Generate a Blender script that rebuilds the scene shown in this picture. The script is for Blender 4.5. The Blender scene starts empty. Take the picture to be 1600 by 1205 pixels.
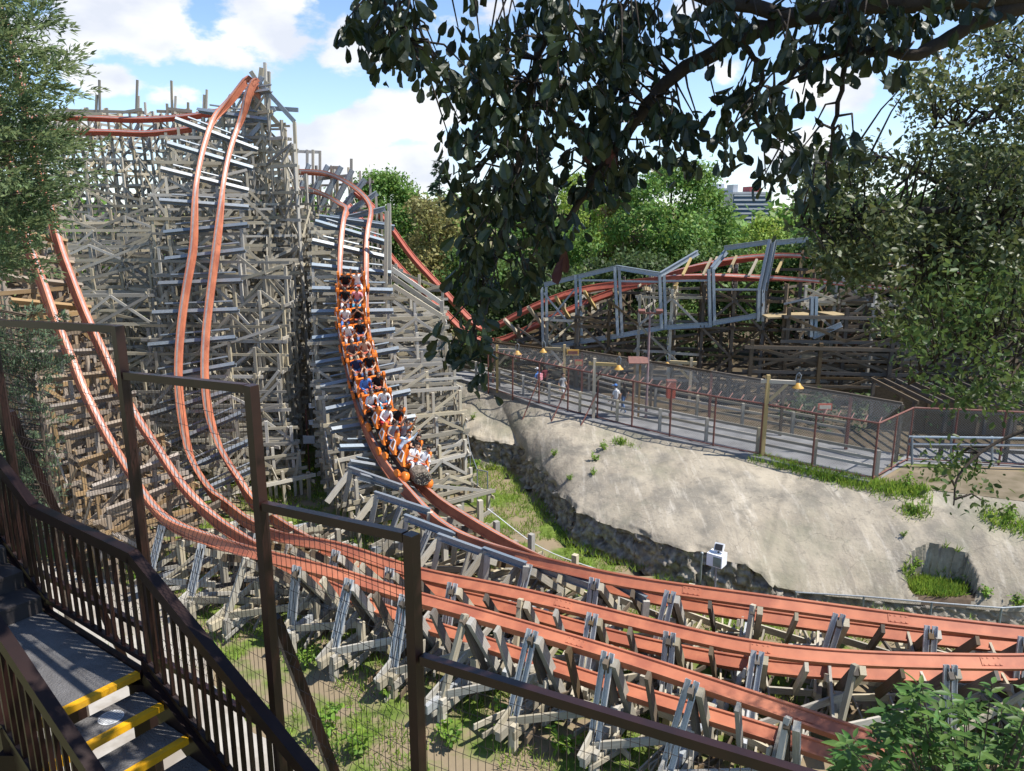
import bpy, math, random
import numpy as np
from mathutils import Vector as V, Matrix
R = math.radians
random.seed(7)
RNG = np.random.default_rng(11)
SC = bpy.context.scene
COL = SC.collection

# ------------------------------------------------------------------ camera, sky, sun, exposure
CAMZ, PIT, F = 14.0, R(13.2), 1209.0
CP, SP = math.cos(PIT), math.sin(PIT)
cd = bpy.data.cameras.new("camera"); cam = bpy.data.objects.new("camera", cd); COL.objects.link(cam)
cam.location = (0, 0, CAMZ); cam.rotation_euler = (R(90) - PIT, 0, 0)
cd.sensor_width = 36; cd.lens = F / 1600 * 36; cd.clip_start = 0.05; cd.clip_end = 6000
SC.camera = cam
SUN_EL, SUN_ROT = R(58), R(102)      # rotation measured from +Y towards +X

def ray(px, py):
    u = (px - 800) / F; v = (602.5 - py) / F
    return V((u, CP + v * SP, -SP + v * CP))
def P(px, py, Y):
    d = ray(px, py); return V((0, 0, CAMZ)) + d * (Y / d.y)
def PZ(px, py, z):
    d = ray(px, py); return V((0, 0, CAMZ)) + d * ((z - CAMZ) / d.z)

world = bpy.data.worlds.new("World"); SC.world = world; world.use_nodes = True
def build_world():
    nt = world.node_tree; N = nt.nodes; L = nt.links; N.clear()
    out = N.new('ShaderNodeOutputWorld'); bg = N.new('ShaderNodeBackground'); bg.inputs[1].default_value = 0.145
    sky = N.new('ShaderNodeTexSky'); sky.sky_type = 'NISHITA'; sky.sun_disc = False
    sky.sun_elevation = SUN_EL; sky.sun_rotation = SUN_ROT; sky.altitude = 2200; sky.air_density = 1.0; sky.dust_density = 0.4; sky.ozone_density = 2.4
    tc = N.new('ShaderNodeTexCoord')
    mp = N.new('ShaderNodeMapping'); mp.inputs['Scale'].default_value = (1, 1, 1.9); L.new(tc.outputs['Generated'], mp.inputs[0])
    no = N.new('ShaderNodeTexNoise'); no.inputs['Scale'].default_value = 6.6; no.inputs['Detail'].default_value = 9; no.inputs['Roughness'].default_value = .56
    L.new(mp.outputs[0], no.inputs[0])
    blobs = [(440, 45, .13, .30), (545, 70, .11, .30), (640, 40, .08, .22), (200, 30, .13, .32), (120, 60, .10, .24), (170, 130, .07, .30), (265, 155, .06, .28), (640, 165, .10, .30), (560, 200, .07, .26), (510, 245, .09, .28),
             (640, 262, .07, .25), (1320, 130, .06, .28), (1130, 110, .05, .25), (1250, 260, .09, .22), (450, 225, .05, .2), (60, 200, .12, .24), (1080, 15, .06, .2)]
    acc = None
    for (px, py, rad, amp) in blobs:
        d = ray(px, py).normalized(); d.z *= 1.9
        vm = N.new('ShaderNodeVectorMath'); vm.operation = 'DISTANCE'; vm.inputs[1].default_value = d; L.new(mp.outputs[0], vm.inputs[0])
        mr = N.new('ShaderNodeMapRange'); mr.interpolation_type = 'SMOOTHSTEP'
        mr.inputs[1].default_value = 0; mr.inputs[2].default_value = rad * 1.3; mr.inputs[3].default_value = amp; mr.inputs[4].default_value = 0
        L.new(vm.outputs['Value'], mr.inputs[0])
        if acc is None: acc = mr.outputs[0]
        else:
            m = N.new('ShaderNodeMath'); m.operation = 'MAXIMUM'; L.new(acc, m.inputs[0]); L.new(mr.outputs[0], m.inputs[1]); acc = m.outputs[0]
    ad = N.new('ShaderNodeMath'); ad.operation = 'ADD'; L.new(no.outputs['Fac'], ad.inputs[0]); L.new(acc, ad.inputs[1])
    cr = N.new('ShaderNodeMapRange'); cr.interpolation_type = 'SMOOTHSTEP'; cr.inputs[1].default_value = .635; cr.inputs[2].default_value = .72; cr.inputs[4].default_value = .96
    L.new(ad.outputs[0], cr.inputs[0])
    # soft grey bases inside the clouds
    n2 = N.new('ShaderNodeTexNoise'); n2.inputs['Scale'].default_value = 9; n2.inputs['Detail'].default_value = 6; L.new(mp.outputs[0], n2.inputs[0])
    ramp = N.new('ShaderNodeMix'); ramp.data_type = 'RGBA'; ramp.inputs[6].default_value = (3.7, 3.9, 4.35, 1); ramp.inputs[7].default_value = (5.1, 5.1, 5.15, 1)
    m2 = N.new('ShaderNodeMapRange'); m2.inputs[1].default_value = .38; m2.inputs[2].default_value = .6; L.new(n2.outputs['Fac'], m2.inputs[0]); L.new(m2.outputs[0], ramp.inputs[0])
    # milky air close to the horizon
    sx = N.new('ShaderNodeSeparateXYZ'); L.new(tc.outputs['Generated'], sx.inputs[0])
    hz = N.new('ShaderNodeMapRange'); hz.interpolation_type = 'SMOOTHSTEP'; hz.inputs[1].default_value = -.02; hz.inputs[2].default_value = .22; hz.inputs[3].default_value = .42; hz.inputs[4].default_value = 0
    L.new(sx.outputs[2], hz.inputs[0])
    mh = N.new('ShaderNodeMix'); mh.data_type = 'RGBA'; mh.inputs[7].default_value = (2.9, 3.6, 4.7, 1); L.new(hz.outputs[0], mh.inputs[0]); L.new(sky.outputs[0], mh.inputs[6])
    mc = N.new('ShaderNodeMix'); mc.data_type = 'RGBA'; L.new(cr.outputs[0], mc.inputs[0]); L.new(mh.outputs[2], mc.inputs[6]); L.new(ramp.outputs[2], mc.inputs[7])
    L.new(mc.outputs[2], bg.inputs[0]); L.new(bg.outputs[0], out.inputs[0])
build_world()
sl = bpy.data.lights.new("sun", 'SUN'); sl.energy = 4.6; sl.angle = R(.5); sl.color = (1, .95, .87)
so = bpy.data.objects.new("sun", sl); COL.objects.link(so)
SD = V((math.sin(SUN_ROT) * math.cos(SUN_EL), math.cos(SUN_ROT) * math.cos(SUN_EL), math.sin(SUN_EL)))
so.rotation_euler = SD.to_track_quat('Z', 'Y').to_euler()
SC.view_settings.view_transform = 'Standard'; SC.view_settings.look = 'None'; SC.view_settings.gamma = 1; SC.view_settings.exposure = 0.63
SC.cycles.use_denoising = True
SC.cycles.max_bounces = 6; SC.cycles.transparent_max_bounces = 4

# ------------------------------------------------------------------ materials
def mat(name, c1, c2=None, rough=.75, metal=0, scale=4, stretch=None, detail=5, rnd=0, bump=0, spec=.4, lo=.35, hi=.65, coord='Object', island=0, trans=0, c3=None, s3=1.2, bscale=None, r3lo=.48, r3hi=.62):
    m = bpy.data.materials.new(name); m.use_nodes = True; nt = m.node_tree; N = nt.nodes; L = nt.links
    b = N['Principled BSDF']; b.inputs['Roughness'].default_value = rough; b.inputs['Metallic'].default_value = metal
    b.inputs['Specular IOR Level'].default_value = spec
    c2 = c2 or tuple(x * .7 for x in c1)
    tc = N.new('ShaderNodeTexCoord'); src = tc.outputs[coord]
    if stretch:
        mp = N.new('ShaderNodeMapping'); mp.inputs['Scale'].default_value = stretch; L.new(src, mp.inputs[0]); src = mp.outputs[0]
    oi = N.new('ShaderNodeObjectInfo')
    if rnd:
        ma = N.new('ShaderNodeVectorMath'); ma.operation = 'ADD'; mu = N.new('ShaderNodeMath'); mu.operation = 'MULTIPLY'; mu.inputs[1].default_value = 60
        L.new(oi.outputs['Random'], mu.inputs[0]); L.new(src, ma.inputs[0]); L.new(mu.outputs[0], ma.inputs[1]); src = ma.outputs[0]
    no = N.new('ShaderNodeTexNoise'); no.inputs['Scale'].default_value = scale; no.inputs['Detail'].default_value = detail; L.new(src, no.inputs[0])
    mr = N.new('ShaderNodeMapRange'); mr.inputs[1].default_value = lo; mr.inputs[2].default_value = hi; L.new(no.outputs['Fac'], mr.inputs[0])
    mx = N.new('ShaderNodeMix'); mx.data_type = 'RGBA'; mx.inputs[6].default_value = (*c1, 1); mx.inputs[7].default_value = (*c2, 1); L.new(mr.outputs[0], mx.inputs[0])
    col = mx.outputs[2]
    if c3:
        n3 = N.new('ShaderNodeTexNoise'); n3.inputs['Scale'].default_value = s3; n3.inputs['Detail'].default_value = 6; n3.inputs['Roughness'].default_value = .6; L.new(src, n3.inputs[0])
        r3 = N.new('ShaderNodeMapRange'); r3.inputs[1].default_value = r3lo; r3.inputs[2].default_value = r3hi; L.new(n3.outputs['Fac'], r3.inputs[0])
        x3 = N.new('ShaderNodeMix'); x3.data_type = 'RGBA'; L.new(r3.outputs[0], x3.inputs[0]); L.new(col, x3.inputs[6]); x3.inputs[7].default_value = (*c3, 1); col = x3.outputs[2]
    if rnd or island:
        hv = N.new('ShaderNodeHueSaturation'); fac = oi.outputs['Random']
        if island: g = N.new('ShaderNodeNewGeometry'); fac = g.outputs['Random Per Island']
        k = rnd or island
        r2 = N.new('ShaderNodeMapRange'); r2.inputs[3].default_value = 1 - k; r2.inputs[4].default_value = 1 + k; L.new(fac, r2.inputs[0]); L.new(r2.outputs[0], hv.inputs['Value'])
        if rnd:
            w = N.new('ShaderNodeMath'); w.operation = 'MULTIPLY'; w.inputs[1].default_value = 7.31; w2 = N.new('ShaderNodeMath'); w2.operation = 'FRACT'
            L.new(fac, w.inputs[0]); L.new(w.outputs[0], w2.inputs[0]); r4 = N.new('ShaderNodeMapRange'); r4.inputs[3].default_value = .55; r4.inputs[4].default_value = 1.5
            L.new(w2.outputs[0], r4.inputs[0]); L.new(r4.outputs[0], hv.inputs['Saturation'])
        else:
            r4 = N.new('ShaderNodeMapRange'); r4.inputs[3].default_value = .47; r4.inputs[4].default_value = .515; w = N.new('ShaderNodeMath'); w.operation = 'MULTIPLY'; w.inputs[1].default_value = 9.7
            w2 = N.new('ShaderNodeMath'); w2.operation = 'FRACT'; L.new(fac, w.inputs[0]); L.new(w.outputs[0], w2.inputs[0]); L.new(w2.outputs[0], r4.inputs[0]); L.new(r4.outputs[0], hv.inputs['Hue'])
        L.new(col, hv.inputs['Color']); col = hv.outputs[0]
    L.new(col, b.inputs['Base Color'])
    if bump:
        bp = N.new('ShaderNodeBump'); bp.inputs['Strength'].default_value = bump; bp.inputs['Distance'].default_value = .05
        if bscale:
            nb = N.new('ShaderNodeTexNoise'); nb.inputs['Scale'].default_value = bscale; nb.inputs['Detail'].default_value = 8; L.new(src, nb.inputs[0]); L.new(nb.outputs['Fac'], bp.inputs['Height'])
        else: L.new(no.outputs['Fac'], bp.inputs['Height'])
        L.new(bp.outputs[0], b.inputs['Normal'])
    if trans:
        tr = N.new('ShaderNodeBsdfTranslucent'); ms = N.new('ShaderNodeMixShader'); ms.inputs[0].default_value = trans
        ht = N.new('ShaderNodeHueSaturation'); ht.inputs['Value'].default_value = 1.5; ht.inputs['Hue'].default_value = .485; L.new(col, ht.inputs['Color']); L.new(ht.outputs[0], tr.inputs[0])
        L.new(b.outputs[0], ms.inputs[1]); L.new(tr.outputs[0], ms.inputs[2]); L.new(ms.outputs[0], N['Material Output'].inputs[0])
    return m
M = {}
GR = (3, 22, 22)
M['wood'] = mat('weathered_grey_wood', (.48, .44, .36), (.27, .245, .195), scale=1.6, stretch=GR, rnd=.34, rough=.9, spec=.2)
M['wood_warm'] = mat('brown_wood', (.37, .285, .20), (.24, .18, .125), scale=1.6, stretch=GR, rnd=.3, rough=.9, spec=.2)
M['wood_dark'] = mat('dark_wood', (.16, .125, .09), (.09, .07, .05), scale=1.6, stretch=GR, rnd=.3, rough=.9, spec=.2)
M['wood_new'] = mat('yellowish_wood', (.46, .38, .25), (.34, .27, .17), scale=1.6, stretch=GR, rnd=.2, rough=.85, spec=.2)
M['galv'] = mat('galvanised_steel', (.29, .325, .355), (.20, .23, .26), scale=6, stretch=(8, 1, 1), rnd=.12, rough=.5, metal=.35)
M['zinc'] = mat('bright_zinc_steel', (.50, .52, .53), (.38, .40, .42), scale=6, stretch=(8, 1, 1), rnd=.15, rough=.5, metal=.25)
M['frame_steel'] = mat('blue_grey_frame_steel', (.345, .385, .42), (.25, .285, .315), scale=6, stretch=(8, 1, 1), rnd=.12, rough=.5, metal=.3)
M['rail'] = mat('salmon_orange_paint', (.52, .185, .098), (.43, .145, .078), scale=2.2, rough=.55, detail=10, c3=(.36, .115, .065), s3=.8)
M['rail_red'] = mat('faded_red_paint', (.42, .11, .07), (.33, .085, .055), scale=3, rough=.55, detail=8)
M['strip'] = mat('worn_steel_strip', (.42, .36, .34), (.33, .27, .25), scale=5, rough=.45, metal=.3)
M['rust'] = mat('rust_red_pipe_paint', (.20, .082, .062), (.14, .06, .048), scale=8, rough=.6)
M['wire'] = mat('galvanised_wire', (.33, .34, .34), (.28, .29, .29), rough=.5, metal=.4)
M['wire_dark'] = mat('dark_brown_wire', (.035, .025, .022), (.05, .035, .03), rough=.5)
M['brown'] = mat('dark_brown_gloss_paint', (.017, .0065, .0055), (.012, .005, .0045), scale=6, rough=.4, spec=.28)
M['brown2'] = mat('red_brown_gloss_paint', (.030, .011, .009), (.02, .008, .007), scale=6, rough=.4, spec=.5)

# ------------------------------------------------------------------ mesh helpers
def tag(o, label=None, cat=None, group=None, kind=None):
    if label: o['label'] = label
    if cat: o['category'] = cat
    if group: o['group'] = group
    if kind: o['kind'] = kind
    return o
LOC = {}
def wl(p): return LOC.get(p.name, V((0, 0, 0))) if p else V((0, 0, 0))
def thing(name, label, cat, loc=(0, 0, 0), group=None):
    o = bpy.data.objects.new(name, None); COL.objects.link(o); o.location = loc; o.empty_display_size = .3
    LOC[o.name] = V(loc); return tag(o, label, cat, group)
def sub(name, parent, loc):
    o = bpy.data.objects.new(name, None); COL.objects.link(o); o.parent = parent; o.location = V(loc) - wl(parent); LOC[o.name] = V(loc); return o
class MB:
    def __init__(s): s.v = []; s.f = []
    def add(s, vs, fs):
        n = len(s.v); s.v += [tuple(x) for x in vs]; s.f += [tuple(i + n for i in f) for f in fs]; return s
    def beam(s, a, b, w, h, up=None):
        a = V(a); b = V(b); x = (b - a).normalized(); u = V(up) if up is not None else V((0, 0, 1))
        if abs(x.dot(u)) > .98: u = V((0, 1, 0)) if abs(x.y) < .9 else V((1, 0, 0))
        y = u.cross(x).normalized(); z = x.cross(y)
        vs = [p + y * (sy * w / 2) + z * (sz * h / 2) for p in (a, b) for sy, sz in ((-1, -1), (1, -1), (1, 1), (-1, 1))]
        return s.add(vs, [(3, 2, 1, 0), (4, 5, 6, 7), (0, 1, 5, 4), (1, 2, 6, 5), (2, 3, 7, 6), (3, 0, 4, 7)])
    def box(s, c, sx, sy, sz, rot=None):
        rot = rot or Matrix.Identity(3); c = V(c)
        vs = [c + rot @ V((x * sx / 2, y * sy / 2, z * sz / 2)) for z in (-1, 1) for x, y in ((-1, -1), (1, -1), (1, 1), (-1, 1))]
        return s.add(vs, [(3, 2, 1, 0), (4, 5, 6, 7), (0, 1, 5, 4), (1, 2, 6, 5), (2, 3, 7, 6), (3, 0, 4, 7)])
    def tube(s, pts, r, n=6, cap=True):
        pts = [V(p) for p in pts]; k = len(pts); rs = r if isinstance(r, (list, tuple)) else [r] * k; vs = []
        ref = None
        for i, p in enumerate(pts):
            t = (pts[min(i + 1, k - 1)] - pts[max(i - 1, 0)]).normalized()
            if ref is None: ref = V((0, 0, 1)) if abs(t.z) < .9 else V((1, 0, 0))
            y = (ref - t * ref.dot(t)).normalized(); ref = y; z = t.cross(y)
            vs += [p + (y * math.cos(2 * math.pi * j / n) + z * math.sin(2 * math.pi * j / n)) * rs[i] for j in range(n)]
        fs = [(i * n + j, i * n + (j + 1) % n, (i + 1) * n + (j + 1) % n, (i + 1) * n + j) for i in range(k - 1) for j in range(n)]
        if cap: fs += [tuple(range(n - 1, -1, -1)), tuple(range((k - 1) * n, k * n))]
        return s.add(vs, fs)
    def lathe(s, c, prof, n=12, rot=None):
        rot = rot or Matrix.Identity(3); c = V(c); vs = []
        for (r, z) in prof: vs += [c + rot @ V((r * math.cos(2 * math.pi * j / n), r * math.sin(2 * math.pi * j / n), z)) for j in range(n)]
        k = len(prof)
        fs = [(i * n + j, i * n + (j + 1) % n, (i + 1) * n + (j + 1) % n, (i + 1) * n + j) for i in range(k - 1) for j in range(n)] + [tuple(range(n - 1, -1, -1)), tuple(range((k - 1) * n, k * n))]
        return s.add(vs, fs)
    def prism(s, poly, axis_a, axis_b, axis_n, o, t):
        o = V(o); n = len(poly); vs = [o + axis_a * p + axis_b * q + axis_n * (k * t) for k in (-.5, .5) for p, q in poly]
        return s.add(vs, [tuple(range(n - 1, -1, -1)), tuple(range(n, 2 * n))] + [(i, (i + 1) % n, n + (i + 1) % n, n + i) for i in range(n)])
    def build(s, name, m, parent=None, smooth=False, local=False):
        me = bpy.data.meshes.new(name); off = V((0, 0, 0)) if local else wl(parent)
        me.from_pydata([(V(x) - off) for x in s.v], [], s.f)
        me.materials.append(M[m] if isinstance(m, str) else m)
        if smooth: me.polygons.foreach_set('use_smooth', [True] * len(me.polygons))
        o = bpy.data.objects.new(name, me); COL.objects.link(o)
        if parent: o.parent = parent; LOC[o.name] = off
        return o
def npmesh(name, verts, faces, m, parent=None, smooth=False, loc=None):
    # verts (n,3) array, faces (m,k) array of one size k
    off = np.array(loc if loc is not None else wl(parent))
    me = bpy.data.meshes.new(name); nv, (nf, k) = len(verts), faces.shape
    me.vertices.add(nv); me.vertices.foreach_set('co', (verts - off).astype(np.float32).ravel())
    me.loops.add(nf * k); me.loops.foreach_set('vertex_index', faces.astype(np.int32).ravel())
    me.polygons.add(nf); me.polygons.foreach_set('loop_start', np.arange(0, nf * k, k, dtype=np.int32))
    if smooth: me.polygons.foreach_set('use_smooth', np.ones(nf, dtype=bool))
    me.update(calc_edges=True); me.materials.append(M[m] if isinstance(m, str) else m)
    o = bpy.data.objects.new(name, me); COL.objects.link(o)
    if parent: o.parent = parent; LOC[o.name] = V(off)
    return o
UNIT = {}
def unit_mesh(m, kind):
    if (m, kind) not in UNIT:
        b = MB()
        if kind == 'box': b.box((0, 0, 0), 1, 1, 1)
        elif kind == 'ibeam':
            pr = [(-.5, -.5), (.5, -.5), (.5, -.42), (.07, -.42), (.07, .42), (.5, .42), (.5, .5), (-.5, .5), (-.5, .42), (-.07, .42), (-.07, -.42), (-.5, -.42)]
            b.prism(pr, V((0, 1, 0)), V((0, 0, 1)), V((1, 0, 0)), (0, 0, 0), 1)
        elif kind == 'channel':
            pr = [(-.5, -.5), (.5, -.5), (.5, -.4), (-.36, -.4), (-.36, .4), (.5, .4), (.5, .5), (-.5, .5)]
            b.prism(pr, V((0, 1, 0)), V((0, 0, 1)), V((1, 0, 0)), (0, 0, 0), 1)
        me = bpy.data.meshes.new(kind + '_' + m); me.from_pydata(b.v, [], b.f); me.materials.append(M[m]); UNIT[(m, kind)] = me
    return UNIT[(m, kind)]
def tim(a, b, w, h, parent, name='post', m='wood', up=None, kind='box'):
    a = V(a); b = V(b); x = b - a; l = x.length
    if l < .02: return None
    x /= l; u = V(up) if up is not None else V((0, 0, 1))
    if abs(x.dot(u)) > .985: u = V((0, 1, 0)) if abs(x.y) < .9 else V((1, 0, 0))
    y = u.cross(x).normalized(); z = x.cross(y); c = (a + b) / 2 - wl(parent)
    o = bpy.data.objects.new(name, unit_mesh(m, kind)); COL.objects.link(o)
    Mx = Matrix((x * l, y * w, z * h)).transposed().to_4x4(); Mx.translation = c
    o.parent = parent; o.matrix_basis = Mx
    return o
def spline(pts, n):
    # Catmull-Rom through pts (arrays), n samples per span
    p = np.array([np.array(q, float) for q in pts]); p = np.vstack([2 * p[0] - p[1], p, 2 * p[-1] - p[-2]]); out = []
    for i in range(1, len(p) - 2):
        for k in range(n):
            t = k / n; a, b, c, d = p[i - 1], p[i], p[i + 1], p[i + 2]
            out.append(.5 * ((2 * b) + (c - a) * t + (2 * a - 5 * b + 4 * c - d) * t * t + (3 * b - a - 3 * c + d) * t ** 3))
    out.append(p[-2]); return np.array(out)
def interp(x, tab):
    xs = [t[0] for t in tab]; ys = [t[1] for t in tab]; return float(np.interp(x, xs, ys))

# ------------------------------------------------------------------ ground levels
LIPT = [(-60, 90), (-10, 75), (-4.5, 56), (-2.6, 46), (-1.2, 41.5), (.2, 38.8), (1.5, 35.4), (2.7, 30.8), (4.1, 29.5), (5.7, 27.8), (7.1, 26.9), (8.8, 25.8), (9.6, 25.4), (11.6, 25.3), (14.5, 24.9), (18, 24.2), (30, 22), (80, 15)]
FENT = [(-60, 120), (-12, 95), (-4.5, 60), (-1.6, 47), (1.5, 42.2), (3.7, 39.1), (5.9, 37.4), (7.7, 36), (9.1, 34.2), (11, 33), (12.7, 31.4), (14.6, 29.9), (20, 28.6), (40, 27), (80, 24)]
def H(x, y):
    a = interp(x, LIPT); b = interp(x, FENT)
    if y <= a: return 0.0
    if y >= b: return 3.0
    return 3.0 * (y - a) / (b - a)

# ------------------------------------------------------------------ coaster tracks
G = 1.32
def solve(N, px, py, g, br):
    C = V((0, 0, CAMZ)); d = ray(px, py).normalized(); t0 = (N - C).dot(d); q = C + d * t0; h = (q - N).length
    if h >= g: return N + (q - N) * (g / h)
    return q + d * (br * math.sqrt(g * g - h * h))
class Track:
    def __init__(s, tab, g=G, step=.45, smooth=4, by=None):
        L = []; Rr = []
        for (lx, ly, rx, ry, Y, br) in tab:
            a = P(lx, ly, Y) if Y > 0 else PZ(lx, ly, -Y)
            L.append(a); Rr.append(solve(a, rx, ry, g, br))
        c = np.array([(a + b) / 2 for a, b in zip(L, Rr)]); r = np.array([(b - a).normalized() for a, b in zip(L, Rr)])
        cs = spline(c, 12); rs = spline(r, 12)
        seg = np.linalg.norm(np.diff(cs, axis=0), axis=1); arc = np.concatenate([[0], np.cumsum(seg)]); n = int(arc[-1] / step) + 1
        tt = np.linspace(0, arc[-1], n); cs = np.stack([np.interp(tt, arc, cs[:, k]) for k in range(3)], 1); rs = np.stack([np.interp(tt, arc, rs[:, k]) for k in range(3)], 1)
        for _ in range(smooth):
            cs[1:-1] = (cs[:-2] + 2 * cs[1:-1] + cs[2:]) / 4; rs[1:-1] = (rs[:-2] + 2 * rs[1:-1] + rs[2:]) / 4
        s.g = g; s.n = n; s.len = arc[-1]; s.step = arc[-1] / (n - 1); s.c = [V(x) for x in cs]; s.t = []; s.r = []; s.u = []
        for i in range(n):
            t = (s.c[min(i + 1, n - 1)] - s.c[max(i - 1, 0)]).normalized(); r = V(rs[i]); r = (r - t * r.dot(t)).normalized()
            s.t.append(t); s.r.append(r); s.u.append(t.cross(r))
    def at(s, d):
        f = max(0, min(s.n - 1.001, d / s.step)); i = int(f); k = f - i
        lp = lambda A: A[i] * (1 - k) + A[i + 1] * k
        return lp(s.c), lp(s.t).normalized(), lp(s.r).normalized(), lp(s.u).normalized()
    def near(s, px, py):
        best = None
        for i, c in enumerate(s.c):
            q = c - V((0, 0, CAMZ)); z = q.y * CP - q.z * SP
            if z < .5: continue
            e = (800 + F * q.x / z - px) ** 2 + (602.5 - F * (q.y * SP + q.z * CP) / z - py) ** 2
            if best is None or e < best[0]: best = (e, i)
        return best[1] * s.step
    def build(s, name, label, mrail='rail', rh=.39, fw=.24, ties=True):
        root = thing(name, label, 'coaster track', s.c[s.n // 2])
        w = fw / 2; prof = [(-w, 0), (w, 0), (w, -.05), (w * .62, -.07), (w * .62, -rh + .06), (w, -rh + .05), (w, -rh), (-w, -rh), (-w, -rh + .05), (-w * .62, -rh + .06), (-w * .62, -.07), (-w, -.05)]
        k = len(prof)
        for sd in (-1, 1):
            b = MB(); vs = []
            for i in range(s.n):
                o = s.c[i] + s.r[i] * (sd * s.g / 2); vs += [o + s.r[i] * x + s.u[i] * y for x, y in prof]
            fs = [(i * k + j, (i + 1) * k + j, (i + 1) * k + (j + 1) % k, i * k + (j + 1) % k) for i in range(s.n - 1) for j in range(k)] + [tuple(range(k)), tuple(range((s.n - 1) * k + k - 1, (s.n - 1) * k - 1, -1))]
            b.add(vs, fs); ro = b.build('rail', mrail, root)
            b = MB(); vs = []
            for i in range(s.n):
                o = s.c[i] + s.r[i] * (sd * s.g / 2); vs += [o + s.r[i] * x + s.u[i] * y for x, y in ((-.045, .004), (.045, .004), (.045, -.01), (-.045, -.01))]
            b.add(vs, [(i * 4 + j, (i + 1) * 4 + j, (i + 1) * 4 + (j + 1) % 4, i * 4 + (j + 1) % 4) for i in range(s.n - 1) for j in range(4)])
            b.build('running_strip', 'strip', ro)
            d = 1.5 + (1 if sd > 0 else 0)
            while d < s.len - .5:
                c, t, r, u = s.at(d); o = c + r * (sd * s.g / 2 + sd * w * .66) - u * rh * .5; b = MB(); b.beam(o - t * .26, o + t * .26, .02, rh * .55, u)
                for e in (-.2, -.08, .08, .2):
                    for f in (-.08, .08): q = o + t * e + u * f + r * (sd * .012); b.beam(q - t * .018, q + t * .018, .02, .036, u)
                b.build('splice_plate', mrail, ro); d += 5.6
        s.root = root; return root

TA = Track([(430, 296, 430, 268, 55, 1), (469, 292, 469, 269, 53, 1), (492, 293, 494, 271, 51.5, 1), (518, 305, 522, 279, 49, 1), (540, 318, 556, 300, 45.5, 1), (546, 327, 577, 321, 43, 1), (541, 337, 576, 335, 42, 1),
            (536, 361, 573, 361, 41, 1), (533, 391, 572, 391, 40.2, 1), (531, 430, 573, 430, 39.3, 1), (529, 492, 575, 488, 37.9, 1), (532, 525, 579, 520, 37.1, 1), (541, 567, 588, 563, 36.0, 1), (554, 614, 601, 613, 34.8, 1),
            (569, 652, 614, 656, 33.7, 1), (588, 692, 630, 700, 32.5, 1), (608, 726, 645, 735, 31.3, 1), (636, 758, 667, 761, 29.7, 1), (665, 785, 686, 779, 28.3, 1), (703, 821, 729, 806, 26.4, 1), (755, 846, 776, 834, 25.0, 1), (823, 864, 835, 864, 24.0, 1), (940, 892, 945, 906, 22.6, 1),
            (1031, 908, 1034, 928, 21.9, 1), (1162, 926, 1164, 950, 21.0, 1), (1294, 944, 1295, 968, 20.4, 1), (1425, 961, 1425, 984, 19.8, 1), (1600, 981, 1600, 1000, 19.3, 1), (1760, 995, 1760, 1010, 19.0, 1)])
TB = Track([(408, 160, 409, 160, 48.0, -1), (401, 120, 402, 121, 47.9, -1), (391, 107, 395, 109, 47.7, -1), (378, 124, 385, 133, 47.3, -1), (364, 144, 374, 162, 46.8, -1), (349, 166, 365, 194, 46.1, -1), (337, 191, 357, 220, 45, -1), (324, 224, 350, 252, 44, -1), (315, 262, 345, 288, 43, -1), (309, 300, 340, 320, 42, -1),
            (301, 380, 333, 388, 40.4, -1), (291, 431, 328, 437, 39.4, -1), (281, 499, 320, 503, 38.2, -1), (277, 550, 316, 555, 37.3, -1), (277, 601, 316, 606, 36.3, -1), (283, 652, 322, 654, 35.3, -1), (292, 690, 335, 694, 34.4, -1), (308, 722, 352, 727, 33.4, -1), (330, 755, 376, 760, 32.2, -1), (362, 789, 402, 786, 30.5, 1),
            (423, 826, 450, 822, 27.2, 1), (480, 840, 496, 846, 25.6, 1), (541, 851, 551, 866, 24.6, 1), (654, 888, 662, 908, 23.0, 1), (788, 914, 795, 940, 21.8, 1), (940, 950, 946, 983, 20.6, 1), (1080, 983, 1083, 1013, 19.5, 1), (1200, 1006, 1202, 1032, 18.7, 1), (1330, 1018, 1331, 1040, 18.3, 1), (1450, 1022, 1450, 1042, 18.1, 1), (1600, 1024, 1600, 1040, 18.0, 1), (1750, 1018, 1750, 1034, 18.1, 1)], smooth=5)
TC = Track([(-45, -20, -15, -25, 41, 1), (-20, 60, 10, 52, 39.5, 1), (3, 150, 34, 142, 37.5, 1), (20, 240, 54, 234, 36, 1), (35, 310, 74, 305, 34.8, 1), (51, 387, 93, 380, 33.5, 1), (69, 434, 111, 428, 32.7, 1), (93, 506, 138, 497, 31.5, 1), (110, 547, 160, 540, 30.8, 1), (134, 611, 188, 602, 29.8, 1), (163, 669, 219, 658, 28.9, 1), (190, 712, 250, 703, 28.1, 1), (210, 741, 277, 740, 27.5, 1),
            (248, 795, 316, 786, 26.4, 1), (310, 829, 360, 822, 25.3, 1), (403, 857, 425, 862, 24.0, 1), (530, 890, 541, 920, 22.6, 1), (633, 922, 645, 962, 21.3, 1), (753, 954, 768, 1000, 19.9, 1), (940, 1008, 955, 1062, 18.0, 1), (1100, 1058, 1112, 1108, 16.6, 1), (1220, 1097, 1230, 1143, 15.7, 1), (1340, 1138, 1348, 1180, 14.9, 1), (1480, 1185, 1484, 1225, 14.1, 1)])
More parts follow.
